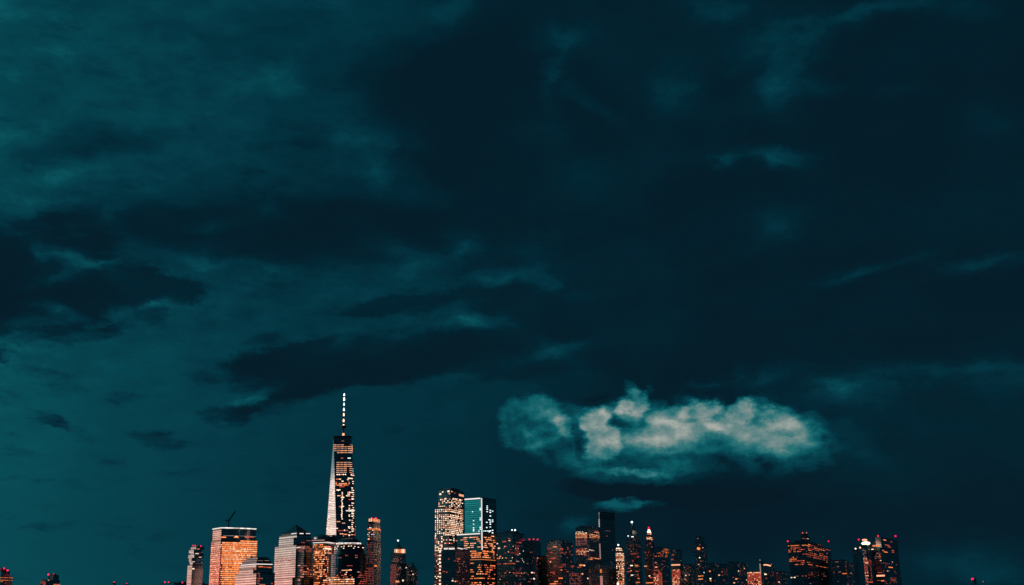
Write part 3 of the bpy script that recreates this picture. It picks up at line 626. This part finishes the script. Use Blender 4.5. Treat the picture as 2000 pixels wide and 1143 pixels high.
for x, y in ((655, 1069), (660, 1067), (667, 1068), (671, 1071), (681, 1067), (686, 1066.5), (693, 1067.5), (691, 1071), (700, 1069), (709, 1070), (654, 1073), (658, 1072), (672, 1067)): b.win(x, y, 2.2, 1.4, 'w')
b.grid((644, 1078, 716, 1118), 4.6, 4.6, .16, .6, .03, 'ddr', .8, .4, 1).win(676, 1114, 17, 1.4, 'p').win(684, 1113.5, 5, 1.8, 'w').win(677, 1118, 2, 1.6, 'w').win(675, 1122, 4, 2, 'p').win(675, 1126, 3, 1.6, 'r')
b.win(655, 1111, 9, 1, 'd').win(683, 1105, 10, 1, 'r')
b.grid((642, 1128, 691, 1150), 3.2, 4.5, .95, 1, .1, 'pwpo', .9, .5).grid((644, 1122, 690, 1129), 3.2, 4.5, .4, 1, .1, 'rpo', .9, .4, 1).grid((698, 1116, 717, 1145), 3.2, 4.5, .75, .9, .1, 'rr', .9, .4, 1).win(700, 1117.5, 3, 1.3, 'p')
b.done()
# -- slim crowned tower
b = new('crowned_tower', 'slim tower with glowing orange crown and red lamps right of spire tower', 2520, 15, 'granite')
b.tier(716.6, 729.6, 744.2, 1058).tier(717.6, 729.8, 743.5, 1033.5, 2).tier(718.8, 730, 742.8, 1023, 3).tier(719.6, 730.3, 742.2, 1014.5, 5)
b.strip(717, 744, 1033.4, 2.4, 'o', 'light_band'); b.grid((718, 1031.5, 743.5, 1036), 4, 3.2, .9, 1, 1, 'pwo', .6, .6)
b.grid((719, 1015.5, 743, 1023), 4.4, 9.0, 1, 1, 1, 'wpo', .62, .8)
b.grid((717, 1023, 731, 1050), 3.4, 4.1, .75, .9, .3, 'ddc', .5, .4).grid((716, 1052, 730, 1103), 3.4, 4.1, .95, 1, .3, 'rddd', .45, .38).grid((714, 1108, 730, 1150), 3.4, 4.1, .95, 1, .3, 'rrrd', .5, .42)
b.win(733.5, 1105.5, 5, 2.4, 'o').win(730.5, 1040.5, 2, 2, 'r').win(720, 1053, 3, 3, 'p').grid((731, 1075, 744, 1100), 4, 4.5, .15, .7, 0, 'rd').beacon(726, 1012.3, 1.5).beacon(734, 1012.3, 1.5).done()
# -- ball finial tower
b = new('finial_tower', 'short tower with steep dark roof, glowing orange crown and a ball light on top', 2640, 16, 'brick_front')
b.tier(762.8, 773.5, 793.5, 1100).tier(763.2, 774, 792.5, 1080.5, 1).tier(770, 779, 791.6, 1072.5, 6)
for i, x in enumerate((771.6, 774.8, 778, 781.2, 784.4, 787.4, 790.2)): b.win(x, 1076.6, 2.3, 7.2, 'pwpopwp'[i])
b.grid((762, 1102, 774, 1150), 3.3, 4.0, .95, 1, .3, 'rrd', .55, .45).grid((768, 1088, 778, 1100), 3.3, 4.0, .8, 1, .3, 'dd', .55, .45)
b.grid((775, 1085, 793, 1130), 4.2, 4.5, .12, .8, 0, 'dr').win(776, 1136, 6, 3, 'p').win(787, 1134, 2.5, 3, 'w')
b.tier(772.2, 778, 784.5, 1070.5, 9, roof=0).taper(1058, .12, 'steep_roof').beacon(777.5, 1056, 1.7, 'c', 2660, 'ball_light').done()
b = new('low_block', 'small dark flat block between the ball finial tower and the gabled tower', 2680, 20, 'brick_front', 'building')
b.tier(790, 794, 799.5, 1102.5).win(793.5, 1109, 2.2, 2, 'w').win(796.5, 1118, 1.5, 1.4, 'd').done()
b = new('gabled_tower', 'dark tower with stepped gable top and a few faint windows, left of sky gap', 2700, 20, 'brick_front', 'tower')
b.tier(798, 806, 815.8, 1112).tier(800.5, 806, 812.5, 1107.6, 4).taper(1102.6, .12, 'gable_roof')
b.grid((798, 1114, 816, 1145), 3.6, 4.3, .2, .8, 0, 'drd', .6, .4).win(804, 1115.5, 1.6, 1.6, 'p').win(806.6, 1122, 1.8, 1.8, 'w').done()
# -- bright window tower
b = new('bright_window_tower', 'tall tower speckled with dense bright peach windows, left of teal glass tower', 2720, 20, 'granite')
b.tier(848.8, 877, 906.2, 991).tier(855.8, 880, 905.6, 956, 3).tier(862, 881, 898, 953.2, 8).mast(862, 950, 956)
b.grid((849, 993, 904, 1046), 6.2, 4.8, .95, .98, .15, 'wwwp', .52, .48, jit=.3).grid((857, 974, 904, 992), 5.0, 4.5, .45, .9, .1, 'wp', .62, .5).grid((848, 1046, 866, 1078), 5.0, 4.5, .75, .95, .1, 'wwr', .6, .5).grid((866, 1046, 900, 1062), 5.0, 4.5, .45, .8, .1, 'wpr', .6, .5)
b.grid((847, 1078, 863, 1145), 4.2, 4.5, .35, .85, .1, 'rdw', .6, .5)
for y in range(1078, 1143, 7): b.win(859 + (y % 3)*.3, y, 3.2, 3.0, 'w')
for x, y, w, h, k in ((860, 965.3, 3.6, 3.2, 'w'), (876, 959.8, 3.6, 3, 'w'), (864.6, 961, 2.4, 2, 'w'), (882.5, 960.3, 2, 1.6, 'p'), (877.6, 964.4, 2.4, 2, 'p'), (901, 967.8, 8, 4, 'p'), (888, 963, 3, 1, 'r'), (870, 974.5, 3.6, 2.8, 'w'), (886, 974.6, 3, 2.4, 'w'), (890.5, 975, 3, 2.4, 'w'), (899, 977, 3, 2.2, 'w')): b.win(x, y, w, h, k)
b.done()
# -- teal glass tower
b = new('teal_glass_tower', 'square glass tower with teal left face framed by white light lines', 2500, 26, 'mirror_glass')
b.tier(892.5, 939, 969.8, 1042, mat='dark_glass').tier(907.6, 939.5, 969.2, 971.8, 2)
b.strip(907, 938, 974.5, 2.0, 's').strip(892, 938, 1043.6, 2.2, 's').vstrip(940.8, 973, 1074, 1.5, 's')
for x, ys in ((951.5, (988.5, 992, 995, 999.5)), (957.6, (997, 1001, 1008, 1016, 1020, 1024, 1029.5, 1037)), (962, (998.5, 1016, 1019, 1036, 1041)), (950.7, (1020.5, 1030.5)), (955.5, (1015.5, 1039)), (925, (1017, 1024, 1031, 1034, 1037)), (923, (999.7,)), (938, (993, 996, 1012, 1015.5, 1030, 1033.5)), (935.3, (1037.5,))):
    for y in ys: b.win(x, y, 2.2, 1.5, 'c')
for x in (945, 948.5, 952, 955): b.win(x, 1037.3, 2, 1.2, 'c')
b.grid((900, 1047, 968, 1058), 3.4, 4.8, .9, 1, .2, 'opo', .9, .35, 2).grid((906, 1058, 968, 1072), 3.4, 4.8, .85, 1, .2, 'ppo', .9, .4, 2).grid((915, 1074, 966, 1092), 3.4, 4.8, .85, 1, .2, 'poo', .9, .5, 2).strip(918, 968, 1093, .8, 'o')
b.grid((919, 1100, 946, 1145), 3.4, 5.2, .8, .85, .05, 'oop', .9, .4, 2).grid((946, 1102, 967, 1145), 3.4, 5.2, .6, .7, .05, 'oor', .9, .4, 2)
b.done()
# -- dark building with white roof lines
b = new('dark_glass_block', 'dark block below the bright window tower with broken white roofline lights', 2290, 15, 'granite', 'office building')
b.tier(863, 890, 918, 1070.5).tier(868, 891, 913, 1068, 6)
b.strip(867, 874.5, 1072, 2.2, 's').strip(876, 888, 1072, 2.2, 's').strip(893, 904, 1071.6, 2.0, 's').strip(905, 913, 1072.6, 1.8, 's').strip(864, 888, 1069.4, .8, 't')
b.grid((870, 1085, 916, 1145), 4.4, 4.8, .16, .7, .02, 'rddr', .8, .42, 1).win(884, 1134.5, 3, 2.4, 'w').win(889.5, 1135.8, 3, 2.4, 'p').win(867, 1116.5, 4, 1.6, 'r').win(896, 1092, 5, 2, 'r')
for y in (1101, 1108, 1112, 1116): b.win(897.3, y, 1.4, 1.4, 'r')
b.done()
# -- dark blocks in the middle
b = new('dark_office_block', 'wide dark block with scattered windows and two white roof lamps', 2700, 20, 'granite', 'office building')
b.tier(968.5, 1001, 1024, 1040.5).tier(984, 1001, 1014, 1037.5, 8).beacon(1000, 1035.6, 1.5, 'c').beacon(1006, 1035.6, 1.7, 'c')
for x, y, w, k in ((994.5, 1052, 3.5, 'r'), (995, 1056, 3, 'p'), (985, 1058, 7, 'r'), (971, 1062, 3, 'w'), (974.5, 1071, 4, 'w'), (1016, 1060, 4, 'r'), (986, 1067.5, 2, 'p'), (993, 1078, 1.8, 'p'), (988.5, 1090, 3, 'o'), (977, 1087, 3, 'o'), (972, 1091, 5, 'o')): b.win(x, y, w, 1.8, k)
b.grid((970, 1099, 1006, 1103), 3.2, 4, .95, 1, 1, 'oor', .9, .6).grid((973, 1118, 992, 1122), 3.2, 4, .8, 1, 1, 'rro', .9, .4).grid((1000, 1118, 1023, 1122), 3.2, 4, .8, 1, 1, 'rro', .9, .4)
b.grid((970, 1062, 1023, 1098), 4.0, 4.2, .16, .9, 0, 'rdw', .6, .42).grid((970, 1104, 1023, 1145), 4.0, 4.2, .2, .8, 0, 'rdrp', .7, .45).grid((1006, 1058, 1014, 1085), 3, 4, .5, .8, 0, 'rr', .7, .4).done()
b = new('dark_office_block', 'plain dark block with three red roof lamps in a row', 2800, 20, 'granite', 'office building', 2)
b.tier(1023.5, 1040, 1056.6, 1057).beacon(1034, 1053.8, 1.4).beacon(1042.3, 1053.3, 1.2).beacon(1050, 1053.9, 1.4)
b.grid((1024, 1075, 1056, 1145), 4.0, 4.6, .09, .8, 0, 'drd', .6, .45).win(1050, 1090, 2, 1.6, 'p').win(1030.5, 1101, 2.4, 1.5, 'd').win(1039, 1118.5, 3, 2, 'w').win(1043, 1119, 2.4, 1.8, 'p').win(1043, 1130.5, 3, 2.4, 'w').win(1037.5, 1131, 2, 2, 'd').done()
b = new('low_block', 'thin low dark block at the foot of the narrow sky gap', 2850, 60, 'tinted_glass', 'building', 2)
b.tier(1055, 1059, 1069, 1087.5).done()
b = new('dark_office_block', 'dark flat topped block with a few orange windows, right of the narrow sky gap', 2720, 20, 'granite', 'office building', 3)
b.tier(1066.5, 1096, 1118, 1057).tier(1076, 1094, 1108, 1054.6, 8)
for x, y, w, k in ((1084, 1068, 7, 'o'), (1097, 1072, 6, 'r'), (1076.5, 1079, 4, 'r'), (1098, 1079.5, 6, 'r'), (1080, 1091, 9, 'r'), (1075, 1098, 2.5, 'p'), (1095, 1108, 7, 'r'), (1079, 1118, 9, 'r'), (1082, 1121, 3, 'r'), (1095, 1129.5, 8, 'o'), (1086, 1136, 7, 'o'), (1080, 1140.5, 12, 'o'), (1096.5, 1113.5, 3, 'o'), (1104, 1058, 2, 'd')): b.win(x, y, w, 1.8, k)
b.grid((1068, 1066, 1118, 1142), 4.0, 4.6, .16, .8, 0, 'drr', .7, .4, 1).done()
b = new('banded_office_tower', 'tower with pink banded upper floors on its left face, beside tall dark slab', 2700, 20, 'granite')
b.tier(1123.8, 1146.5, 1172, 1040).tier(1124.3, 1146.5, 1170, 1030.5, 2).tier(1130, 1148, 1163, 1027.8, 8).mast(1148, 1019.5, 1028)
b.grid((1124, 1039, 1146, 1042.5), 3, 3.4, .95, 1, 1, 'wp', .7, .6).grid((1124, 1043, 1147, 1051.5), 3.2, 3.4, .95, 1, 1, 'po', .9, .5).grid((1124, 1051, 1147, 1066.5), 3.2, 3.4, .9, 1, 1, 'rdd', .96, .45).grid((1125, 1071, 1146, 1085), 3.2, 3.4, .9, 1, 1, 'rrp', .9, .5)  # dense left-face rows glow in place of the afterglow mirrored in the glass
b.grid((1151, 1039, 1171, 1051.5), 3.4, 4.2, .85, 1, .5, 'opo', .7, .5).grid((1146, 1074, 1160, 1077), 3.4, 4, .7, 1, 1, 'w', .5, .45).grid((1149, 1089.5, 1171, 1093), 3.4, 4, .9, 1, 1, 'poo', .8, .5).grid((1124, 1054, 1171, 1145), 4.4, 4.6, .08, .8, 0, 'drd', .6, .4)
b.done()
b = new('low_corner_block', 'low block with a red lamp and dotted window columns, below the banded tower', 2500, 20, 'brick_front', 'building')
b.tier(1106, 1135, 1150, 1103).win(1135, 1101.9+2.2, 6, 3, 'o')
b.grid((1112, 1104, 1134, 1111), 3.6, 3.8, .5, 1, 0, 'rp', .7, .5).grid((1112, 1118, 1136, 1150), 3.6, 3.8, .6, 1, 0, 'rrrd', .5, .5).win(1141, 1104.6, 3.5, 2, 'w').win(1108.5, 1116.5, 4, 1.6, 'r').win(1148, 1130, 2, 2.4, 'w').win(1137.5, 1121, 3, 2.2, 'p').done()
b = new('tall_dark_slab', 'tall plain dark slab with one thin pale vertical edge', 2740, 42, 'tinted_glass')
b.tier(1168.9, 1170.9, 1200.5, 1013.5, mat='mirror_glass').tier(1169.2, 1170.3, 1200.3, 1000.3, .5, 'tinted_glass')
b.vstrip(1172, 1062, 1092, 1.5, 't').vstrip(1173.8, 1112, 1119, 3, 'o').vstrip(1174.8, 1125, 1143, 3.6, 't').vstrip(1174.6, 1126, 1143, 2, 'r').grid((1176, 1030, 1200, 1145), 4.6, 4.6, .05, .8, 0, 'ddr', .5, .4).done()  # glowing strips down the edge imitate the pink sky mirrored in its narrow face
b = new('narrow_bright_tower', 'narrow tower packed with bright dotted peach windows and a small peaked top', 2480, 20, 'brick_front')
b.tier(1202, 1213, 1218, 1078).tier(1202.5, 1211, 1215.5, 1070, 1.5).taper(1063.2, .2, 'peaked_roof')
b.grid((1200, 1070, 1219, 1150), 3.6, 3.9, .85, 1, .3, 'wppo', .6, .55).win(1207.6, 1071.2, 7, 2, 'w').beacon(1207.6, 1064.5, 1.6, 'w', 2476, 'roof_light').win(1207, 1140.5, 4, 5, 'e').done()
b = new('star_lamp_tower', 'dark stepped tower topped by one white star-like lamp', 2950, 20, 'granite')
b.tier(1221.8, 1238, 1251.5, 1056).tier(1225, 1237, 1248, 1046, 3).tier(1229, 1235.5, 1243, 1036, 6).taper(1022.5, .08, 'steep_roof').beacon(1234, 1020, 2.0, 'c', 2975, 'roof_light')
for x, y, w, k in ((1226.8, 1047, 2.4, 'c'), (1235.3, 1048.5, 4.5, 'c'), (1233, 1077, 2.5, 'd'), (1237, 1082, 12, 'r'), (1246, 1087.7, 6, 'r'), (1236, 1096, 3, 'r'), (1233.4, 1104.8, 5, 'e'), (1243.3, 1104.5, 11, 'o'), (1229, 1110, 6, 'r'), (1232.5, 1115, 3, 'p'), (1244, 1116, 10, 'r'), (1228, 1117, 6, 'r'), (1234.5, 1123.5, 5, 'e'), (1245.5, 1123, 5, 'r'), (1247, 1130, 5, 'o'), (1246, 1137.5, 12, 'o')): b.win(x, y, w, 1.7, k)
b.grid((1222, 1060, 1251, 1145), 4.4, 4.8, .10, .9, 0, 'drd', .6, .4).done()
b = new('lantern_tip_tower', 'slender tower with cream lantern under a bright red tip', 3000, 20, 'brick_front')
b.tier(1259, 1270.5, 1286, 1075).tier(1260.5, 1268.5, 1278, 1059, 4).tier(1262, 1268, 1274, 1047, 7).tier(1263.6, 1267.8, 1272, 1040.3, 8, roof=0)
pl = b.last; z0 = b.z; z1 = at(1267.6, 1034, 3010).z; bm = bmesh.new(); prism_into(bm, pl, z0, z1, scale_poly(pl, .45)); b.add('lantern', bm, KEY['e'])
bm = bmesh.new(); p2 = scale_poly(pl, .5); z2 = at(1267.2, 1028.6, 3010).z; prism_into(bm, p2, z1+.1, z1+(z2-z1)*.5, scale_poly(p2, 1.1), cap=False); prism_into(bm, scale_poly(p2, 1.1), z1+(z2-z1)*.5, z2, scale_poly(p2, .3)); b.add('red_tip', bm, KEY['b'])
b.grid((1262, 1041, 1275, 1044), 3, 3.4, 1, 1, 1, 'pr', .8, .6).grid((1261, 1047, 1277, 1055), 3.4, 4.2, .85, 1, .5, 'peo', .8, .5).win(1269.5, 1061.8, 3, 3, 'r').win(1273, 1068.5, 2.5, 2, 'r').win(1264.5, 1065, 1.5, 2, 'd').win(1272.6, 1056.5, 2, 2, 'r')
b.grid((1259, 1076, 1286, 1145), 4, 4.5, .13, .9, 0, 'drr', .7, .4).win(1261, 1106, 6, 1.6, 'p').win(1260.5, 1117.5, 6, 1.6, 'r').win(1268.5, 1125, 3, 2, 'w').win(1271, 1128.3, 5, 2.2, 'r').win(1269, 1138.5, 15, 2, 'o').done()
b = new('dark_office_block', 'dark block with short orange window rows, right of the red tipped tower', 2850, 20, 'granite', 'office building', 4)
b.tier(1277, 1292, 1306, 1070.5).grid((1278, 1072, 1306, 1088), 3.6, 4.2, .5, 1, 0, 'orro', .8, .42, 1).win(1302, 1073.5, 3.4, 2, 'o').win(1301.5, 1079, 3, 2, 'o').grid((1278, 1088, 1306, 1145), 4.2, 4.6, .12, .8, 0, 'rdr', .6, .4).win(1281, 1099, 2.6, 1.8, 'p').done()
b = new('pink_lit_tower', 'short narrow pink faced tower with a stepped top, below the dark block', 2550, 20, 'brick_front', 'tower')
b.tier(1276, 1285, 1293, 1118).tier(1276.8, 1284, 1289, 1112.5, 2).tier(1278.5, 1282.5, 1286, 1106, 4).grid((1275, 1112, 1286, 1150), 3.0, 3.5, .97, 1, .5, 'prr', .94, .72).grid((1286, 1114, 1293, 1150), 3.0, 3.8, .7, 1, .3, 'rr', .7, .5).win(1281.6, 1107.9, 4.5, 2.2, 'p').win(1289, 1119, 6, 1.4, 'r').done()  # pink left face: emissive grid standing in for mirrored afterglow
b = new('mid_dark_tower', 'dark tower with one glowing pink band and pink striped lower floors', 2650, 20, 'granite', 'tower')
b.tier(1309.5, 1326, 1332, 1074.5).strip(1310, 1328, 1103.6, 2.4, 'p', 'light_band').grid((1310, 1113, 1328, 1150), 3.2, 3.5, .97, 1, .5, 'rrp', .94, .68).win(1317, 1075.9, 4, 1.2, 'd').win(1314.5, 1084, 5, 1.4, 'r').win(1313, 1093, 5, 1.4, 'r').grid((1310, 1076, 1332, 1112), 4.2, 4.6, .10, .8, 0, 'drd', .6, .4).done()  # lower pink rows imitate reflected afterglow with emissive panes
b = new('low_block', 'low dark block with slanting rows of windows under the pale sky gap', 2750, 20, 'granite', 'building', 3)
b.tier(1331, 1344, 1357, 1103).win(1339.5, 1124, 2.4, 1.8, 'w').win(1346, 1123, 2.4, 1.8, 'p').win(1338.5, 1131.5, 2.6, 1.8, 'p').win(1341.5, 1134, 3, 1.6, 'r').grid((1331, 1105, 1357, 1145), 4.2, 4.6, .14, .8, 0, 'rdd', .6, .4).done()
b = new('orange_lamp_tower', 'dark tower with one fiery orange lamp near its top', 2900, 20, 'granite', 'tower')
b.tier(1355.5, 1368, 1379.5, 1060).tier(1358, 1367, 1375, 1049.5, 4).beacon(1363.8, 1071.5, 2.3, 'o', 2896, 'roof_lamp')
for x, y, w, k in ((1363, 1050.5+1.4, 2.4, 'd'), (1372.8, 1070, 2.6, 'p'), (1367, 1064, 1.6, 'r'), (1366.5, 1089.5, 2.6, 'w'), (1364.5, 1102.5, 2.6, 'p'), (1367.6, 1106, 2.4, 'd'), (1375, 1118.5, 2.6, 'c'), (1366, 1125.5, 5, 'o'), (1371.5, 1125, 5, 'o'), (1366.5, 1131.5, 5, 'p'), (1371, 1131, 4, 'o')): b.win(x, y, w, 1.9, k)
b.grid((1356, 1075, 1379, 1145), 4.2, 4.6, .14, .8, 0, 'drr', .6, .4).done()
b = new('low_block', 'low dark block with stacked pairs of orange windows, right of the orange lamp tower', 2820, 20, 'brick_front', 'building', 4)
b.tier(1380, 1392, 1399, 1101).win(1386.5, 1116, 3.4, 3, 'o').win(1387.5, 1130.5, 3, 2.4, 'e').win(1388.3, 1134.6, 3.4, 2.4, 'o').grid((1380, 1103, 1399, 1145), 4.2, 4.6, .12, .8, 0, 'rdd', .6, .4).done()
b = new('low_block', 'low dark block with a pink window pair, second right of orange lamp tower', 2780, 20, 'granite', 'building', 5)
b.tier(1400, 1409, 1420, 1102).win(1402.5, 1105.8, 2.4, 1.6, 'd').win(1410.5, 1117, 5, 2.4, 'r').win(1404.5, 1123.5, 3.4, 2.2, 'p').win(1411, 1124, 4, 1.6, 'd').win(1413, 1133.5, 2.4, 1.6, 'r').grid((1400, 1105, 1420, 1145), 4.2, 4.6, .10, .8, 0, 'rdd', .6, .4).done()
b = new('low_block', 'low dark block with a slanting chain of small lamps, left of striped orange block', 2740, 20, 'brick_front', 'building', 6)
b.tier(1421, 1440, 1459, 1098).win(1432, 1128, 2.6, 1.8, 'r').win(1438, 1131, 3.4, 2, 'p').win(1434, 1138.5, 3.4, 2, 'p').win(1442.5, 1115.5, 3.4, 2.2, 'w').win(1453.8, 1110.5, 3.4, 2.2, 'p').win(1458, 1132.8-0, 2.0, 2.0, 'w').grid((1421, 1100, 1459, 1145), 4.4, 4.6, .10, .8, 0, 'rdd', .6, .4).done()
b = new('striped_orange_block', 'low block with pinkish orange striped face and tall lit right edge', 2520, 20, 'granite', 'building')
b.tier(1459, 1484, 1489, 1117).tier(1483.5, 1486.5, 1489, 1100, .5)
b.grid((1458, 1117, 1485, 1150), 3.0, 3.6, .98, 1, .8, 'rrrp', .97, .7).vstrip(1485, 1101, 1120, 2.0, 't').vstrip(1486, 1120, 1143, 2.0, 'r').win(1466.5, 1106.3+12, 4, 1.6, 'p').done()  # striped face emits the pink that the glass would mirror from the afterglow
b = new('low_block', 'dark block with one pink lit rooftop bar, right of striped orange block', 2620, 20, 'granite', 'building', 7)
b.tier(1489.5, 1497, 1512, 1101.6).strip(1491, 1505, 1103.6, 2.2, 'p', 'light_band').beacon(1506.5, 1102.6, 1.2, 'd', 2615).win(1495, 1121.8, 4, 2, 'e').win(1496.5, 1129.5, 3, 2, 'r').grid((1490, 1106, 1512, 1145), 4.2, 4.6, .08, .8, 0, 'rdd', .6, .4).beacon(1484.2, 1094.2, 1.1, 'd').done()
b = new('low_block', 'dark block with hardly any lights, left of wide orange row tower', 2650, 20, 'granite', 'building', 8)
b.tier(1513, 1526, 1541, 1116).win(1521.5, 1137, 2.4, 1.6, 'w').win(1523, 1139.5, 2, 1.4, 'd').grid((1513, 1118, 1541, 1145), 4.2, 4.6, .08, .8, 0, 'rdd', .6, .4).done()
# -- wide tower with orange rows
b = new('wide_row_tower', 'wide dark tower with many orange window rows and small lit rooftop cage', 2480, 24, 'tinted_glass')
b.tier(1538.5, 1573, 1621, 1060.5).tier(1552, 1573, 1604, 1056.5, 8, 'dark_glass').tier(1563.5, 1571, 1580, 1047, 16, 'dark_glass').tier(1565.5, 1571, 1577.5, 1041.5, 18, 'dark_glass')
b.beacon(1538.6, 1057.3, 1.3).beacon(1618, 1057.3, 1.1).beacon(1567.5, 1041, 1.3, 'r').beacon(1575.3, 1040.7, 1.3, 'd').win(1569, 1051.9, 5, 1.4, 'd').win(1574, 1052.2, 4, 2, 'r').win(1578, 1052.4, 3, 1.2, 'w')
b.grid((1540, 1063.4, 1583, 1067), 3.0, 3.6, .98, 1, 1, 'oo', .9, .5).grid((1583, 1063.4, 1618, 1068.5), 3.0, 3.6, .5, 1, 1, 'r', .9, .4, 1).grid((1540, 1070, 1621, 1076), 3.0, 4.4, .7, 1, 0, 'rro', .9, .36, 2)
b.grid((1540, 1077, 1570, 1091), 3.0, 4.4, .35, .8, 0, 'rro', .9, .38, 1).grid((1563, 1080, 1616, 1099), 3.0, 4.8, .6, .6, .02, 'rro', .9, .34, 3).grid((1542, 1092, 1572, 1099), 3.0, 4.4, .9, 1, .1, 'or', .9, .45).grid((1543, 1101, 1616, 1114), 3.0, 4.8, .4, .7, .02, 'rro', .9, .34, 2)
b.grid((1545, 1118, 1616, 1136), 4.0, 4.6, .12, .8, 0, 'rd', .8, .4, 1).win(1546, 1128.3, 3, 1.8, 'w').win(1552, 1128, 3, 1.8, 'e').win(1544, 1140.3, 14, 1.8, 'p').win(1583, 1140, 8, 1.4, 'd').done()
b = new('dark_office_block', 'dark block between wide row tower and cream crowned tower', 2680, 20, 'granite', 'office building', 5)
b.tier(1622, 1650, 1682, 1094)
for x, y, w, k in ((1634.5, 1096.8+1, 6, 'd'), (1652.5, 1096.5+1, 4, 'd'), (1636.5, 1107, 4, 'd'), (1652, 1107, 4, 'r'), (1649.5, 1120.5, 9, 'o'), (1662.5, 1119.8, 8, 'o'), (1674, 1119.3, 7, 'r'), (1656, 1142, 6, 'r'), (1675.5, 1126, 3, 'r'), (1641, 1117, 3, 'd'), (1653, 1113.5, 3, 'r')): b.win(x, y, w, 1.7, k)
b.grid((1622, 1098, 1682, 1145), 4.2, 4.6, .06, .8, 0, 'rdd', .6, .4).done()
b = new('cream_crown_tower', 'slim pink striped tower with a glaring cream light on its crown', 2540, 20, 'brick_front')
b.tier(1683.5, 1695, 1702, 1066.5).tier(1685, 1693, 1699, 1063.8, 3, roof=0)
c = at(1691.3, 1063, 2560); m_ = c.y/F_PX
bm = bmesh.new(); bmesh.ops.create_icosphere(bm, subdivisions=3, radius=1, matrix=Matrix.Translation((c.x, c.y, at(1691, 1061.4, 2560).z)) @ Matrix.Diagonal((8.2*m_, 7*m_, 3.6*m_, 1))); b.add('crown_light', bm, KEY['e'])
bm = bmesh.new(); bmesh.ops.create_icosphere(bm, subdivisions=3, radius=1, matrix=Matrix.Translation((c.x-2, c.y, at(1689, 1054.9, 2560).z)) @ Matrix.Diagonal((5*m_, 5*m_, 2.0*m_, 1))); b.add('upper_light', bm, KEY['p'])
bm = bmesh.new(); prism_into(bm, ring(c.x-2, c.y, 2.5, 2.5, 10), at(1689, 1059.5, 2560).z, at(1689, 1055.5, 2560).z); b.add('lantern_post', bm, 'pale_metal')
b.beacon(1677.2, 1054, 1.6, 'b', 2560).grid((1682, 1072, 1691, 1089), 3, 3.4, .7, 1, .5, 'dd', .9, .5).grid((1682, 1088, 1695.5, 1150), 3.0, 3.4, .96, 1, .6, 'rprd', .94, .6).win(1693, 1099.5, 6, 3, 'p').win(1699, 1137, 12, 2, 'r').grid((1696, 1090, 1702, 1145), 3, 4.6, .3, .8, 0, 'r', .7, .4).done()
b = new('low_block', 'low dark block left of the cream crowned tower with two white lamps on top', 2700, 20, 'granite', 'building', 9)
b.tier(1664, 1674, 1684.5, 1075).beacon(1671, 1071.8, 1.4, 'w').beacon(1679.8, 1069.8, 1.5, 'p').done()
b = new('right_row_tower', 'rightmost tall tower with scattered orange window rows and red lamps at both roof corners', 2600, 30, 'granite')
b.tier(1701.5, 1718, 1753.5, 1070).tier(1709, 1719.5, 1752.5, 1049.5, 3).beacon(1714.8, 1047, 1.5).beacon(1749, 1047.2, 1.7)
for x, y, w, h, k in ((1734, 1051.6, 12, 2.6, 'p'), (1728, 1055, 12, 1.8, 'o'), (1741, 1058.5, 6, 1.4, 'r'), (1712, 1059.5, 8, 1, 'r'), (1711.5, 1066, 14, 3, 'o'), (1704, 1073, 4, 1.4, 'w'), (1733, 1065, 22, 1.8, 'r'), (1737, 1068.5, 14, 1.6, 'r'), (1725, 1075.5, 8, 2, 'o'), (1744, 1075.5, 10, 2, 'r'), (1730, 1078.5, 16, 1.8, 'o'), (1744, 1078.8, 9, 1.6, 'r'), (1739.5, 1108.3, 20, 1.8, 'o'), (1734, 1115.5, 3, 1.2, 'w'), (1720, 1124.6, 15, 3.4, 'p'), (1718.5, 1118.5, 8, 1, 'r'), (1716, 1133.8, 6, 1.2, 'r'), (1724, 1134.5, 6, 1.8, 'o'), (1743, 1098, 2, 1.6, 'w'), (1720, 1095, 2.4, 1.4, 'w')): b.win(x, y, w, h, k)
b.grid((1709, 1080, 1721, 1092), 3.2, 4.2, .8, 1, .3, 'ord', .7, .42).grid((1704, 1095, 1752, 1145), 4.0, 4.6, .10, .8, 0, 'rrd', .7, .42).grid((1738, 1127, 1750, 1136), 3.0, 3.6, .6, 1, 0, 'rd', .6, .42).done()
b = new('thin_far_tower', 'thin pale stub tower with red lamp alone at far right', 3300, 20, 'brick_front', 'tower')
b.tier(1898.5, 1902, 1907, 1134.6).beacon(1899.5, 1131.6, 2.4).grid((1898, 1135, 1906, 1145), 3, 3.6, .8, 1, 0, 'dd', .8, .5).beacon(1920, 1136, 1.2, 'd', 3310).done()
